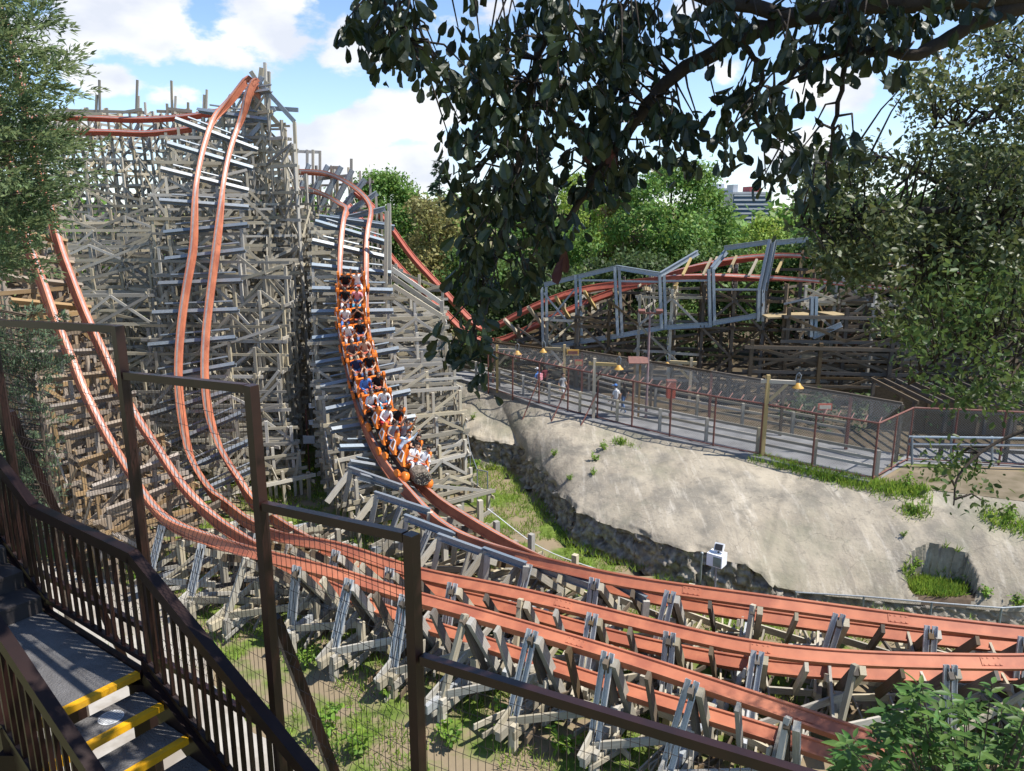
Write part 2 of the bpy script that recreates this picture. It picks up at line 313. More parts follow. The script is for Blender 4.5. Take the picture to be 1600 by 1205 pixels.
TD = Track([(560, 300, 545, 318, 48.5, 1), (585, 322, 568, 345, 48.5, 1), (611, 352, 592, 372, 48.7, 1), (644, 398, 622, 412, 49, 1), (676, 432, 655, 446, 49.3, 1), (708, 466, 688, 476, 49.6, 1), (730, 490, 714, 502, 49.8, 1), (750, 509, 736, 524, 49.8, 1), (767, 513, 768, 532, 49.4, 1), (800, 495, 806, 518, 48.7, 1), (850, 470, 856, 496, 47.8, 1), (910, 449, 912, 470, 47, 1), (962, 440, 966, 448, 46.3, 1),
            (1030, 432, 1034, 430, 45.5, 1), (1060, 430, 1062, 420, 45.2, 1), (1112, 429, 1118, 408, 44.8, 1), (1187, 432, 1196, 399, 44.2, 1), (1255, 437, 1262, 399, 43.6, 1), (1340, 446, 1350, 403, 42.8, 1), (1420, 455, 1432, 412, 42, 1), (1500, 464, 1515, 424, 41, 1), (1620, 480, 1640, 444, 40, 1)])
TE = Track([(40, 205, 40, 183, 57, 1), (119, 203, 119, 181, 57, 1), (184, 204, 187, 184, 57, 1), (238, 205, 240, 184, 56.5, 1), (296, 198, 306, 178, 55.5, 1), (335, 190, 345, 170, 54, 1)])
TG = Track([(1222, 603, 1215, 590, 53, 1), (1268, 576, 1260, 563, 51.5, 1), (1328, 535, 1320, 522, 50, 1), (1383, 492, 1375, 480, 48.5, 1), (1438, 464, 1430, 452, 47, 1)])
TA.build('coaster_track', 'salmon orange track that carries the train over the smaller hill and sweeps to the right', 'rail')
TB.build('coaster_track', 'salmon orange track plunging from the tallest grey timber peak, middle of the three bottom curves')
TC.build('coaster_track', 'salmon orange track falling beside the conifer into the lowest and nearest bottom curve')
TD.build('coaster_track', 'faded red track rising and twisting through the blue grey steel frames above the walkway', 'rail_red')
TE.build('coaster_track', 'short red brown track of the high turnaround at the back, against the clouds', 'rail_red')
TG.build('coaster_track', 'red track slanting down through the shaded timber behind the walkway lamps', 'rail_red')

# ------------------------------------------------------------------ ground, rock, path
M['grass_ground'] = mat('grassy_ground', (.15, .205, .045), (.085, .125, .028), scale=3.0, detail=9, rough=1, spec=.05, c3=(.24, .19, .125), s3=.55, bump=.8, r3lo=.43, r3hi=.54)
M['plateau'] = mat('dry_dirt', (.22, .18, .13), (.13, .11, .07), scale=1.2, detail=9, rough=1, spec=.05, bump=.4)
def rock_mat():
    m = mat('weathered_shotcrete', (.40, .352, .275), (.29, .252, .195), scale=.55, detail=12, rough=.95, spec=.1, c3=(.215, .195, .16), s3=.45, bump=.45, bscale=9, lo=.3, hi=.7)
    nt = m.node_tree; N = nt.nodes; L = nt.links; b = N['Principled BSDF']; src = b.inputs['Base Color'].links[0].from_socket; tc = N.new('ShaderNodeTexCoord')
    def layer(scale, stretch, lo, hi, col, amt, rot=0, detail=10, kind='n', inv=False):
        nonlocal src
        mp = N.new('ShaderNodeMapping'); mp.inputs['Scale'].default_value = stretch; mp.inputs['Rotation'].default_value = (0, 0, rot); L.new(tc.outputs['Object'], mp.inputs[0])
        if kind == 'n': t = N.new('ShaderNodeTexNoise'); t.inputs['Detail'].default_value = detail; t.inputs['Roughness'].default_value = .65; o = t.outputs['Fac']
        else: t = N.new('ShaderNodeTexVoronoi'); t.feature = 'DISTANCE_TO_EDGE'; o = t.outputs['Distance']
        t.inputs['Scale'].default_value = scale
        if kind != 'n':
            nz = N.new('ShaderNodeTexNoise'); nz.inputs['Scale'].default_value = 1.3; nz.inputs['Detail'].default_value = 6; L.new(mp.outputs[0], nz.inputs[0]); ad = N.new('ShaderNodeMix'); ad.data_type = 'VECTOR'; ad.inputs[0].default_value = .55
            L.new(mp.outputs[0], ad.inputs[4]); L.new(nz.outputs['Color'], ad.inputs[5]); L.new(ad.outputs[1], t.inputs[0])
        else: L.new(mp.outputs[0], t.inputs[0])
        r = N.new('ShaderNodeMapRange'); r.inputs[1].default_value = lo; r.inputs[2].default_value = hi; r.inputs[3].default_value = amt if inv else 0; r.inputs[4].default_value = 0 if inv else amt; L.new(o, r.inputs[0])
        x = N.new('ShaderNodeMix'); x.data_type = 'RGBA'; L.new(r.outputs[0], x.inputs[0]); L.new(src, x.inputs[6]); x.inputs[7].default_value = (*col, 1); src = x.outputs[2]
    layer(1.0, (3.2, .35, 1), .50, .72, (.20, .18, .15), .75, rot=R(30))       # dark run-off streaks down the slope
    layer(1.2, (2.6, .3, 1), .54, .70, (.56, .51, .43), .6, rot=R(34))         # pale washed streaks
    layer(5.5, (1, 1, 1), .56, .70, (.15, .14, .115), .55)                     # lichen speckle
    layer(14, (1, 1, 1), .58, .72, (.52, .48, .41), .5)                        # pale chips
    layer(.55, (1, 1.6, 1), .0, .007, (.13, .115, .095), .5, kind='v', inv=True)  # hairline cracks
    layer(.9, (1, 1, 1), .55, .66, (.21, .19, .155), .6)                       # damp stains
    layer(.28, (1, 1, 1), .52, .66, (.185, .19, .13), .45)                     # greenish grey film
    L.new(src, b.inputs['Base Color']); return m
M['rock'] = rock_mat()
M['cliff'] = mat('broken_rock_face', (.42, .385, .33), (.17, .15, .125), scale=3.5, detail=10, rough=1, spec=.05, bump=1)
M['dirt'] = mat('shade_toned_ground', (.13, .10, .07), (.07, .06, .04), scale=2, detail=9, rough=1, spec=.05, bump=.5)  # dark ground tone, the shade behind the walkway put into the colour
M['concrete'] = mat('pale_concrete', (.42, .39, .34), (.33, .30, .26), scale=1.5, detail=10, rough=.95, spec=.1, c3=(.27, .235, .19), s3=.6)
M['asphalt'] = mat('grey_paving', (.25, .25, .255), (.17, .17, .175), scale=1.2, detail=9, rough=.9, spec=.2)
def axis(a, b, fine, lo, hi, coarse):
    return np.unique(np.concatenate([np.arange(lo, a, coarse), np.arange(a, b, fine), np.arange(b, hi + 1, coarse)]))
def build_ground():
    xs = axis(-45, 45, .9, -1500, 1500, 90.); ys = axis(-5, 75, .9, -200, 2500, 90.)
    X, Y = np.meshgrid(xs, ys); Z = np.zeros_like(X)
    for i in range(X.shape[0]):
        for j in range(X.shape[1]):
            x, y = X[i, j], Y[i, j]; a = interp(x, LIPT); b = interp(x, FENT); z = H(x, y)
            if a - .4 < y < b - .2: z -= .75
            if abs(x) < 45 and y < 75 and y < a: z += .10 * math.sin(x * .9 + 1.3 * math.sin(y * .7)) * math.cos(y * .8) + .05 * math.sin(x * 2.3) * math.sin(y * 2.1) - .06
            Z[i, j] = z
    n, m = X.shape; idx = np.arange(n * m).reshape(n, m)
    f = np.stack([idx[:-1, :-1], idx[:-1, 1:], idx[1:, 1:], idx[1:, :-1]], -1).reshape(-1, 4)
    o = npmesh('ground', np.stack([X, Y, Z], -1).reshape(-1, 3), f, 'grass_ground', smooth=True); tag(o, kind='structure')
build_ground()
def fbm(x, y, z=0):
    from mathutils import noise
    return noise.fractal(V((x, y, z)), 1.0, 2.0, 5)
def poly_len(p, n):
    p = np.array(p, float); d = np.concatenate([[0], np.cumsum(np.linalg.norm(np.diff(p[:, :2], axis=0), axis=1))]); t = np.linspace(0, d[-1], n)
    return np.stack([np.interp(t, d, p[:, k]) for k in range(p.shape[1])], 1)
LIP = [PZ(716, 668, 1.45), PZ(742, 685, 1.35), PZ(775, 690, 1.3), PZ(809, 693, 1.3), PZ(827, 715, 1.3), PZ(850, 737, 1.3), PZ(868, 760, 1.3), PZ(900, 797, 1.3), PZ(957, 819, 1.3), PZ(1031, 846, 1.3), PZ(1097, 861, 1.25), PZ(1150, 875, 1.1), PZ(1190, 895, .8), PZ(1215, 918, .4), PZ(1300, 932, .25), PZ(1400, 942, .2), PZ(1600, 957, .2), PZ(1850, 965, .2)]
FB = [PZ(700, 585, 3), PZ(760, 602, 3), PZ(842, 632, 3), PZ(910, 655, 3), PZ(985, 670, 3), PZ(1049, 683, 3), PZ(1112, 702, 3), PZ(1187, 711, 3), PZ(1268, 734, 3), PZ(1363, 752, 3), PZ(1480, 768, 3), PZ(1640, 790, 3), PZ(1900, 800, 3)]
def nearest_px(arr, px, py):
    a = arr.reshape(-1, 3); q = a - np.array([0, 0, CAMZ]); z = q[:, 1] * CP - q[:, 2] * SP; e = (800 + F * q[:, 0] / z - px) ** 2 + (602.5 - F * (q[:, 1] * SP + q[:, 2] * CP) / z - py) ** 2
    e[z < 1] = 1e12; return a[int(np.argmin(e))]
def build_rock():
    n, m = 340, 130
    # columns pair lip and fence points by image position so that the flow of the slope is kept
    lip = poly_len(LIP, n); fb = poly_len(FB, n)
    vs = np.zeros((n, m, 3))
    for i in range(n):
        for j in range(m):
            v = j / (m - 1); p = lip[i] * (1 - v) + fb[i] * v
            bl = (1.05 if lip[i][2] > .7 else 1.35) * math.sin(math.pi * min(1, v ** .8)) * .30 * (lambda q: q * q * (3 - 2 * q))(min(1, max(.0, (i / n - .06) / .3)))
            z = p[2] + bl + (.20 * fbm(p[0] * .35, p[1] * .35)) * math.sin(math.pi * v) + .018 * fbm(p[0] * 1.6, p[1] * 1.6, 3) + .012 * fbm(p[0] * 6, p[1] * 6, 5)
            e = max(0, 1 - v / .035) if lip[i][2] > .5 else 0
            vs[i, j] = (p[0] + e * .25 * fbm(p[0] * 1.1, p[1] * 1.1, 7), p[1] + e * .35 * fbm(p[0] * 1.3, p[1] * 1.3, 9), z - e * .08)
    # sunken hollow with plants
    hc = V(nearest_px(vs, 1468, 902)); zf = float(nearest_px(vs, 1462, 930)[2]) - .03; hx, hy = 1.2, .95; Q = np.full((n, m), 9.0)
    for i in range(n):
        for j in range(m):
            x, y, z = vs[i, j]; q = math.hypot((x - hc.x) / hx, (y - hc.y) / hy); q += .16 * fbm(x * 1.5, y * 1.5, 2) + .05 * fbm(x * 5, y * 5, 4); Q[i, j] = q
            if q < 1.0 and z > zf: vs[i, j, 2] = zf + max(0, min(z - zf, (q - .93) * 6)) + .06 * fbm(x * 3, y * 3, 8)
    idx = np.arange(n * m).reshape(n, m)
    f = np.stack([idx[:-1, :-1], idx[1:, :-1], idx[1:, 1:], idx[:-1, 1:]], -1).reshape(-1, 4)
    o = npmesh('rock_slope', vs.reshape(-1, 3), f, 'rock', smooth=True); tag(o, kind='structure')
    M['hollow_soil'] = mat('dark_soil', (.14, .105, .075), (.08, .06, .045), scale=4, detail=9, rough=1, spec=.05, bump=.6); o.data.materials.append(M['hollow_soil'])
    qf = (Q[:-1, :-1] + Q[1:, 1:]).reshape(-1) / 2; o.data.polygons.foreach_set('material_index', (qf < .94).astype(np.int32)); sm = np.ones(len(qf), dtype=bool); sm[(qf > .85) & (qf < 1.05)] = False; o.data.polygons.foreach_set('use_smooth', sm)
    # ragged cliff under the lip
    k = 18; n2 = 620; cs = poly_len(vs[:, 0, :], n2); W = np.zeros((n2, k, 3)); from mathutils import noise as nz_; stone = lambda x, y, z: nz_.noise(nz_.voronoi(V((x, y, z)))[1][0] * 5.3) * .9 + .25
    for i in range(n2):
        a = cs[max(i - 1, 0)]; b = cs[min(i + 1, n2 - 1)]; t = V((b[0] - a[0], b[1] - a[1], 0)).normalized(); out = V((t.y, -t.x, 0))
        if out.y > 0: out = -out
        for j in range(k):
            v = j / (k - 1); z = cs[i][2] * (1 - v) - .25 * v
            rr = 0 if j == 0 else (-.08 + .30 * v + .34 * stone(cs[i][0] * 2.6, cs[i][1] * 2.6, z * 3.4) - .16 + .15 * fbm(cs[i][0] * 6, cs[i][1] * 6, z * 6))
            W[i, j] = (cs[i][0] + out.x * rr, cs[i][1] + out.y * rr, z)
    idx = np.arange(n2 * k).reshape(n2, k); f = np.stack([idx[:-1, :-1], idx[:-1, 1:], idx[1:, 1:], idx[1:, :-1]], -1).reshape(-1, 4)
    o = npmesh('cliff', W.reshape(-1, 3), f, 'cliff'); tag(o, kind='structure')
    return vs
ROCK = build_rock()
_RF = ROCK.reshape(-1, 3)
def rock_z(x, y):
    d = (_RF[:, 0] - x) ** 2 + (_RF[:, 1] - y) ** 2; k = int(np.argmin(d))
    return float(_RF[k, 2]) if d[k] < .5 else H(x, y)
def ragged(pts, amt=.22, stp=.35):
    out = []; pts = list(pts)
    for a, c in zip(pts, pts[1:] + pts[:1]):
        n = max(1, int((c - a).length / stp))
        for i in range(n): p = a.lerp(c, i / n); out.append(p + V((fbm(p.x * .8, p.y * .8, 11), fbm(p.x * .8, p.y * .8, 23), 0)) * amt)
    return out
def sheet(name, pts, m, kind='structure'):
    b = MB(); b.add(pts, [tuple(range(len(pts)))]); o = b.build(name, m); tag(o, kind=kind); return o
# walkway paving behind the fence (pavement strip, 4 mm above the plateau, with a raised kerb on its near side)
FBP = poly_len([(p.x, p.y, p.z) for p in FB[:10]], 48)
for _ in range(30): FBP[1:-1] = (FBP[:-2] + 2 * FBP[1:-1] + FBP[2:]) / 4
def off_line(pts, d):
    out = []
    for i in range(len(pts)):
        a = pts[max(i - 1, 0)]; b = pts[min(i + 1, len(pts) - 1)]; t = V((b[0] - a[0], b[1] - a[1], 0)).normalized(); nrm = V((-t.y, t.x, 0))
        out.append(V(pts[i]) + nrm * d)
    return out
near_e = off_line(FBP, -.3); far_e = off_line(FBP, 4.3)
b = MB(); vs = []
for p, q in zip(near_e, far_e): vs += [V((p.x, p.y, 3.06)), V((q.x, q.y, 3.06)), V((p.x, p.y, 2.2)), V((q.x, q.y, 2.9))]
fs = []
for i in range(len(near_e) - 1):
    a, c = 4 * i, 4 * i + 4; fs += [(a, c, c + 1, a + 1), (a, a + 2, c + 2, c), (a + 1, c + 1, c + 3, a + 3)]
b.add(vs, fs); tag(b.build('walkway_pavement', 'asphalt'), kind='structure')
sheet('side_path', [PZ(1372, 750, 3.012), PZ(1417, 724, 3.012), PZ(1486, 727, 3.012), PZ(1800, 738, 3.012), PZ(1800, 704, 3.012), PZ(1425, 700, 3.012)], 'asphalt')
sheet('bare_soil', ragged([PZ(x, y, 3.004) for x, y in ((1372, 756), (1418, 729), (1490, 733), (1800, 745), (1800, 806), (1640, 789), (1480, 768))], .12), 'plateau')
sheet('concrete_path', ragged([PZ(x, y, .13) for x, y in ((-250, 800), (-60, 862), (35, 875), (150, 902), (250, 932), (320, 1010), (350, 1095), (410, 1150), (470, 1180), (520, 1260), (500, 1420), (300, 1500), (-300, 1500))]), 'concrete')

# ------------------------------------------------------------------ timber trestles
rng = random.Random(5)
def bent(root, c, d, offs, tops, lv=2.3, m='wood', dens=.75, zb=None, ps=.135):
    """one cross frame: posts at offsets along plan direction d, ledgers and cross braces"""
    lv *= .78; d = V((d[0], d[1], 0)).normalized(); nrm = V((-d.y, d.x, 0)); c = V((c[0], c[1], 0))
    zs = [H((c + d * o).x, (c + d * o).y) if zb is None else zb for o in offs]; e = sub('bent', root, (c.x, c.y, min(zs)))
    pos = [c + d * o for o in offs]; zmin = min(zs)
    for p, zt, z0 in zip(pos, tops, zs):
        if zt - z0 > .3: tim(p + V((0, 0, z0 - .1)), p + V((0, 0, zt)) + d * rng.uniform(-.05, .05), ps, ps * 1.15, e, 'post', m, up=nrm)
    k = 0; z = zmin + lv * rng.uniform(.75, 1.0)
    while z < max(tops) - .25:
        al = [i for i, zt in enumerate(tops) if zt > z - .1]
        if len(al) >= 2:
            sg = 1 if k % 2 else -1
            tim(pos[al[0]] - d * .35 + V((0, 0, z)) + nrm * .10 * sg, pos[al[-1]] + d * .35 + V((0, 0, z + rng.uniform(-.04, .04))) + nrm * .10 * sg, .05, .17, e, 'ledger', m)
            if rng.random() < .7: tim(pos[al[0]] - d * .25 + V((0, 0, z)) - nrm * .10 * sg, pos[al[-1]] + d * .3 + V((0, 0, z)) - nrm * .10 * sg, .05, .17, e, 'ledger', m)
            if rng.random() < .55 and z + lv * .5 < max(tops) - .2: tim(pos[al[0]] - d * .3 + V((0, 0, z + lv * .5)) + nrm * .10 * sg, pos[al[-1]] + d * .3 + V((0, 0, z + lv * .5)) + nrm * .10 * sg, .045, .13, e, 'ledger', m)
            for i, j in zip(al, al[1:]):
                if rng.random() < dens:
                    a, b2 = (i, j) if (i + k) % 2 else (j, i); z2 = min(z + lv, tops[b2] - .05); zlo = z
                    if z2 - zlo > .6: tim(pos[a] + V((0, 0, zlo + .08)) + nrm * .16 * sg, pos[b2] + V((0, 0, z2)) + nrm * .16 * sg, .045, .14, e, 'brace', m)
            if len(al) >= 4 and rng.random() < dens * .8:
                a, b2 = (al[0], al[-1]) if k % 2 else (al[-1], al[0]); z2 = min(z + 2 * lv, tops[b2])
                if z2 - z > 1: tim(pos[a] + V((0, 0, z)) - nrm * .165 * sg, pos[b2] + V((0, 0, z2)) - nrm * .165 * sg, .045, .15, e, 'brace', m)
        z += lv; k += 1
    return dict(e=e, pos=pos, tops=list(tops), zs=zs, m=m)
def girts(bs, lv=2.3, pick=None, dens=.6, m=None):
    """longitudinal members between neighbouring bents"""
    lv *= .85
    for bi, (A, B) in enumerate(zip(bs, bs[1:])):
        n = min(len(A['pos']), len(B['pos'])); ids = pick or [0, n // 2, n - 1]
        for i in ids:
            i = i % n; z = max(A['zs'][i], B['zs'][i]) + lv * .55; k = 0; mm = m or A['m']
            a, b = A['pos'][i], B['pos'][i]; t = (b - a); l = t.length
            if l < .05: continue
            t /= l; s = V((-t.y, t.x, 0)) * .17
            while z < min(A['tops'][i], B['tops'][i]) - .05:
                tim(a - t * .3 + s + V((0, 0, z)), b + t * .3 + s + V((0, 0, z + rng.uniform(-.08, .08))), .05, .15, A['e'], 'girt', mm)
                if rng.random() < dens:
                    z2 = min(z + lv, A['tops'][i], B['tops'][i]); p, q = (a, b) if (k + bi) % 2 else (b, a)
                    if z2 - z > .7: tim(p - s + V((0, 0, z)), q - s + V((0, 0, z2)), .045, .13, A['e'], 'brace', mm)
                z += lv; k += 1
def under_track(root, tr, d0, d1, step, left, right, offs, cap='galv', lv=2.3, m='wood', dens=.75, slope=None, caplr=None, zb=None, drop=.66, ps=.135):
    bs = []; d = d0
    while d <= d1:
        c, t, r, u = tr.at(d); lc = c - u * drop
        cl, cr2 = caplr or (left, right)
        h = V((r.x, r.y, 0)); hl = h.length; h = h.normalized(); kz = r.z / max(hl, .3); kz = max(-1.2, min(1.2, kz))
        tops = []
        for o in offs:
            zt = lc.z + kz * max(-cl, min(cr2, o)) - .17
            if slope: zt = slope(o, zt, lc)
            tops.append(zt)
        B = bent(root, lc, h, offs, tops, lv, m, dens, zb, ps)
        if cap:
            a = lc - r * cl; b2 = lc + r * cr2
            tim(a, b2, .18 if cap == 'galv' else .14, .28, B['e'], 'cap_beam', cap, up=u, kind='ibeam' if cap == 'galv' else 'box')
            if cap == 'galv': tim(a + r * .55 - t * .5 - u * .02, b2 - r * .4 - t * .5 - u * .02, .07, .07, B['e'], 'cross_tie', cap, up=u)
        bs.append(B); d += step
    return bs

# the big hill under the tallest drop
dtop = TB.near(391, 115); dbot = TB.near(330, 755)
root = thing('wooden_trestle', 'tallest weathered grey timber tower, a steep peak with blue grey beams across its face', 'timber trestle', (TB.at(dtop)[0].x + 1, TB.at(dtop)[0].y, 0))
def sl1(o, zt, lc): return zt - max(0, o - 1.6) * (1.1 if lc.z > 12 else .25) - max(0, -1.9 - o) * .6
b1 = under_track(root, TB, dtop + 1.2, dbot, 1.6, 2.5, 2.0, [-2.9, -2.2, -.9, .35, 1.6, 2.9, 4.1], slope=sl1, dens=.85, lv=1.9)
girts(b1, 1.9, [0, 3, 5, 6], .6)
tp = TB.at(dtop)[0]; bk = []
for k, (px1, px2, top, Y) in enumerate([(330, 452, 150, 48.2), (345, 462, 190, 49.6), (335, 465, 215, 51), (350, 468, 260, 52.6)]):
    a = P(px1, 300, Y); b = P(px2, 300, Y); n = 6; zt = P(400, top, Y).z
    bk.append(bent(root, (a + b) / 2, (1, -.05), [(i / (n - 1) - .5) * (b.x - a.x) for i in range(n)], [zt - abs(i - 3) * .9 for i in range(n)], 1.9, 'wood', .9))
girts(bk, 1.9, None, .7)
# the raking peak timbers beside the crest
for (x0, y0, x1, y1, Y) in [(392, 112, 417, 150, 47.5), (414, 98, 416, 175, 48), (409, 106, 400, 178, 47.8), (420, 112, 421, 200, 48.6), (398, 122, 460, 190, 47.2), (460, 190, 466, 330, 47.2), (445, 205, 452, 340, 46.6), (395, 150, 446, 206, 46.6),
                            (430, 170, 375, 200, 46.9), (425, 175, 380, 225, 46.4), (410, 120, 372, 190, 47.1), (418, 128, 385, 180, 47.4), (400, 168, 466, 172, 47.6), (440, 230, 466, 236, 47.3), (386, 205, 450, 230, 46.7), (376, 250, 445, 290, 46)]:
    tim(P(x0, y0, Y), P(x1, y1, Y), .16, .24, root, 'brace', 'wood' if rng.random() < .7 else 'galv')

# the smaller hill that carries the train
d0 = TA.near(560, 325); d1 = TA.near(650, 770)
root = thing('wooden_trestle', 'grey timber tower under the train, planked on its right flank', 'timber trestle', (TA.at(d0)[0].x + 1, TA.at(d0)[0].y, 0))
def sl2(o, zt, lc):
    if o > 1.7: return min(zt, 9.6 - (o - 1.7) * .42)
    return zt
b2 = under_track(root, TA, d0 + .4, d1, 1.3, 2.05, 2.0, [-1.95, -.75, .55, 1.75, 3.1, 4.5], slope=sl2, lv=1.35, dens=.7)
girts(b2, 1.7, [0, 3, 5], .55)
bkk = []
for (px1, px2, top, Y) in [(548, 690, 395, 43.2), (552, 692, 440, 44.6), (560, 694, 480, 46)]:
    a = P(px1, 400, Y); b = P(px2, 400, Y); n = 5; zt = P(600, top, Y).z
    bkk.append(bent(root, (a + b) / 2, (1, 0), [(i / (n - 1) - .5) * (b.x - a.x) for i in range(n)], [zt - max(0, i - 1) * .6 for i in range(n)], 1.35, 'wood', .8))
girts(bkk, 1.35, None, .6)
for (x0, y0, x1, y1, Y) in [(608, 318, 610, 520, 41.2), (604, 330, 600, 640, 40.6), (612, 420, 690, 474, 41), (612, 432, 690, 486, 40.6), (614, 446, 690, 494, 40.2), (690, 470, 694, 640, 40.4)]:
    tim(P(x0, y0, Y), P(x1, y1, Y), .17, .22, root, 'brace', 'wood')

# track arriving from the back between both hills
root = thing('wooden_trestle', 'timber bents between the two hills, carrying the track that curves in from behind', 'timber trestle', (-12, 50, 0))
b3 = under_track(root, TA, .3, d0 - .6, 1.9, 1.6, 1.5, [-2.6, -1.1, 1.2], cap='galv', lv=2.1, dens=.6)
girts(b3, 2.1, [0, 2], .4)
ex = []
for (px1, px2, top, Y) in [(428, 512, 325, 50), (430, 510, 338, 47.6), (432, 508, 350, 48.8)]:
    a = P(px1, 400, Y); b = P(px2, 400, Y); n = 4; zt = P(470, top, Y).z
    ex.append(bent(root, (a + b) / 2, (1, .1), [(i / (n - 1) - .5) * (b.x - a.x) for i in range(n)], [zt + rng.uniform(-.3, .3) for i in range(n)], 1.8, 'wood', .75))
girts(ex, 1.8, None, .8)
for px, y0, y1, Y in [(463, 236, 320, 56), (480, 234, 330, 56), (489, 234, 330, 55.5), (500, 236, 330, 55), (518, 262, 330, 53), (527, 262, 330, 52.5), (549, 248, 330, 50.5)]:
    tim(P(px, y1, Y), P(px, y0, Y), .16, .18, root, 'guard_post', 'wood')
for (x0, y0, x1, y1, Y) in [(440, 236, 502, 238, 56), (498, 280, 549, 274, 51.5), (516, 262, 530, 262, 52.8)]:
    tim(P(x0, y0, Y), P(x1, y1, Y), .1, .2, root, 'guard_rail', 'wood')

# high turnaround at the back left
root = thing('wooden_trestle', 'high grey timber turnaround far behind, a screen of posts under the clouds', 'timber trestle', (-32, 57, 0))
b4 = under_track(root, TE, .2, TE.len, 1.45, 1.5, 1.6, [-1.8, -.5, .8, 2.2, 3.8], cap='wood', lv=2.1, dens=.6)
girts(b4, 2.1, [0, 2, 4], .75)
for px, y0, y1 in [(156, 125, 178), (213, 125, 178), (269, 126, 178), (228, 160, 180), (262, 162, 182), (294, 160, 182), (322, 140, 180), (318, 148, 180), (150, 148, 178), (216, 150, 180), (273, 150, 180)]:
    tim(P(px, y1, 58), P(px + rng.uniform(-2, 2), y0, 58), .13, .15, root, 'guard_post', 'wood')
for (x0, y0, x1, y1, Y) in [(80, 172, 225, 176, 58), (190, 176, 222, 171, 57.8), (245, 174, 300, 176, 58), (262, 170, 300, 174, 57.5), (84, 178, 160, 178, 57.5)]:
    tim(P(x0, y0, Y), P(x1, y1, Y), .1, .2, root, 'guard_rail', 'wood')
root = thing('wooden_trestle', 'deep lattice of grey posts between the conifer and the tallest tower', 'timber trestle', (-27, 50, 0))
ex = []
for (px1, px2, top, Y) in [(150, 268, 300, 53), (140, 262, 330, 51), (60, 245, 345, 49), (55, 240, 362, 47), (50, 235, 385, 45), (50, 230, 420, 43), (48, 225, 450, 41)]:
    a = P(px1, 400, Y); b = P(px2, 400, Y); n = max(4, int((b.x - a.x) / 1.25)); zt = P(150, top, Y).z
    ex.append(bent(root, (a + b) / 2, (1, .06), [(i / (n - 1) - .5) * (b.x - a.x) for i in range(n)], [zt + rng.uniform(-.5, .3) for i in range(n)], 2.0, 'wood', .7))
girts(ex, 2.0, [0, 1, 3, -1], .7)

# brown trestle under the left drop
root = thing('wooden_trestle', 'brown stained timber trestle under the leftmost drop, behind the mesh panels', 'timber trestle', (-15, 30, 0))
b5 = under_track(root, TC, TC.near(20, 250), TC.near(225, 765), 1.25, 1.9, 1.35, [-1.8, -.75, .3, 1.25], cap='wood_warm', lv=1.5, m='wood_warm', dens=.8)
girts(b5, 1.5, [0, 2, 3], .5)

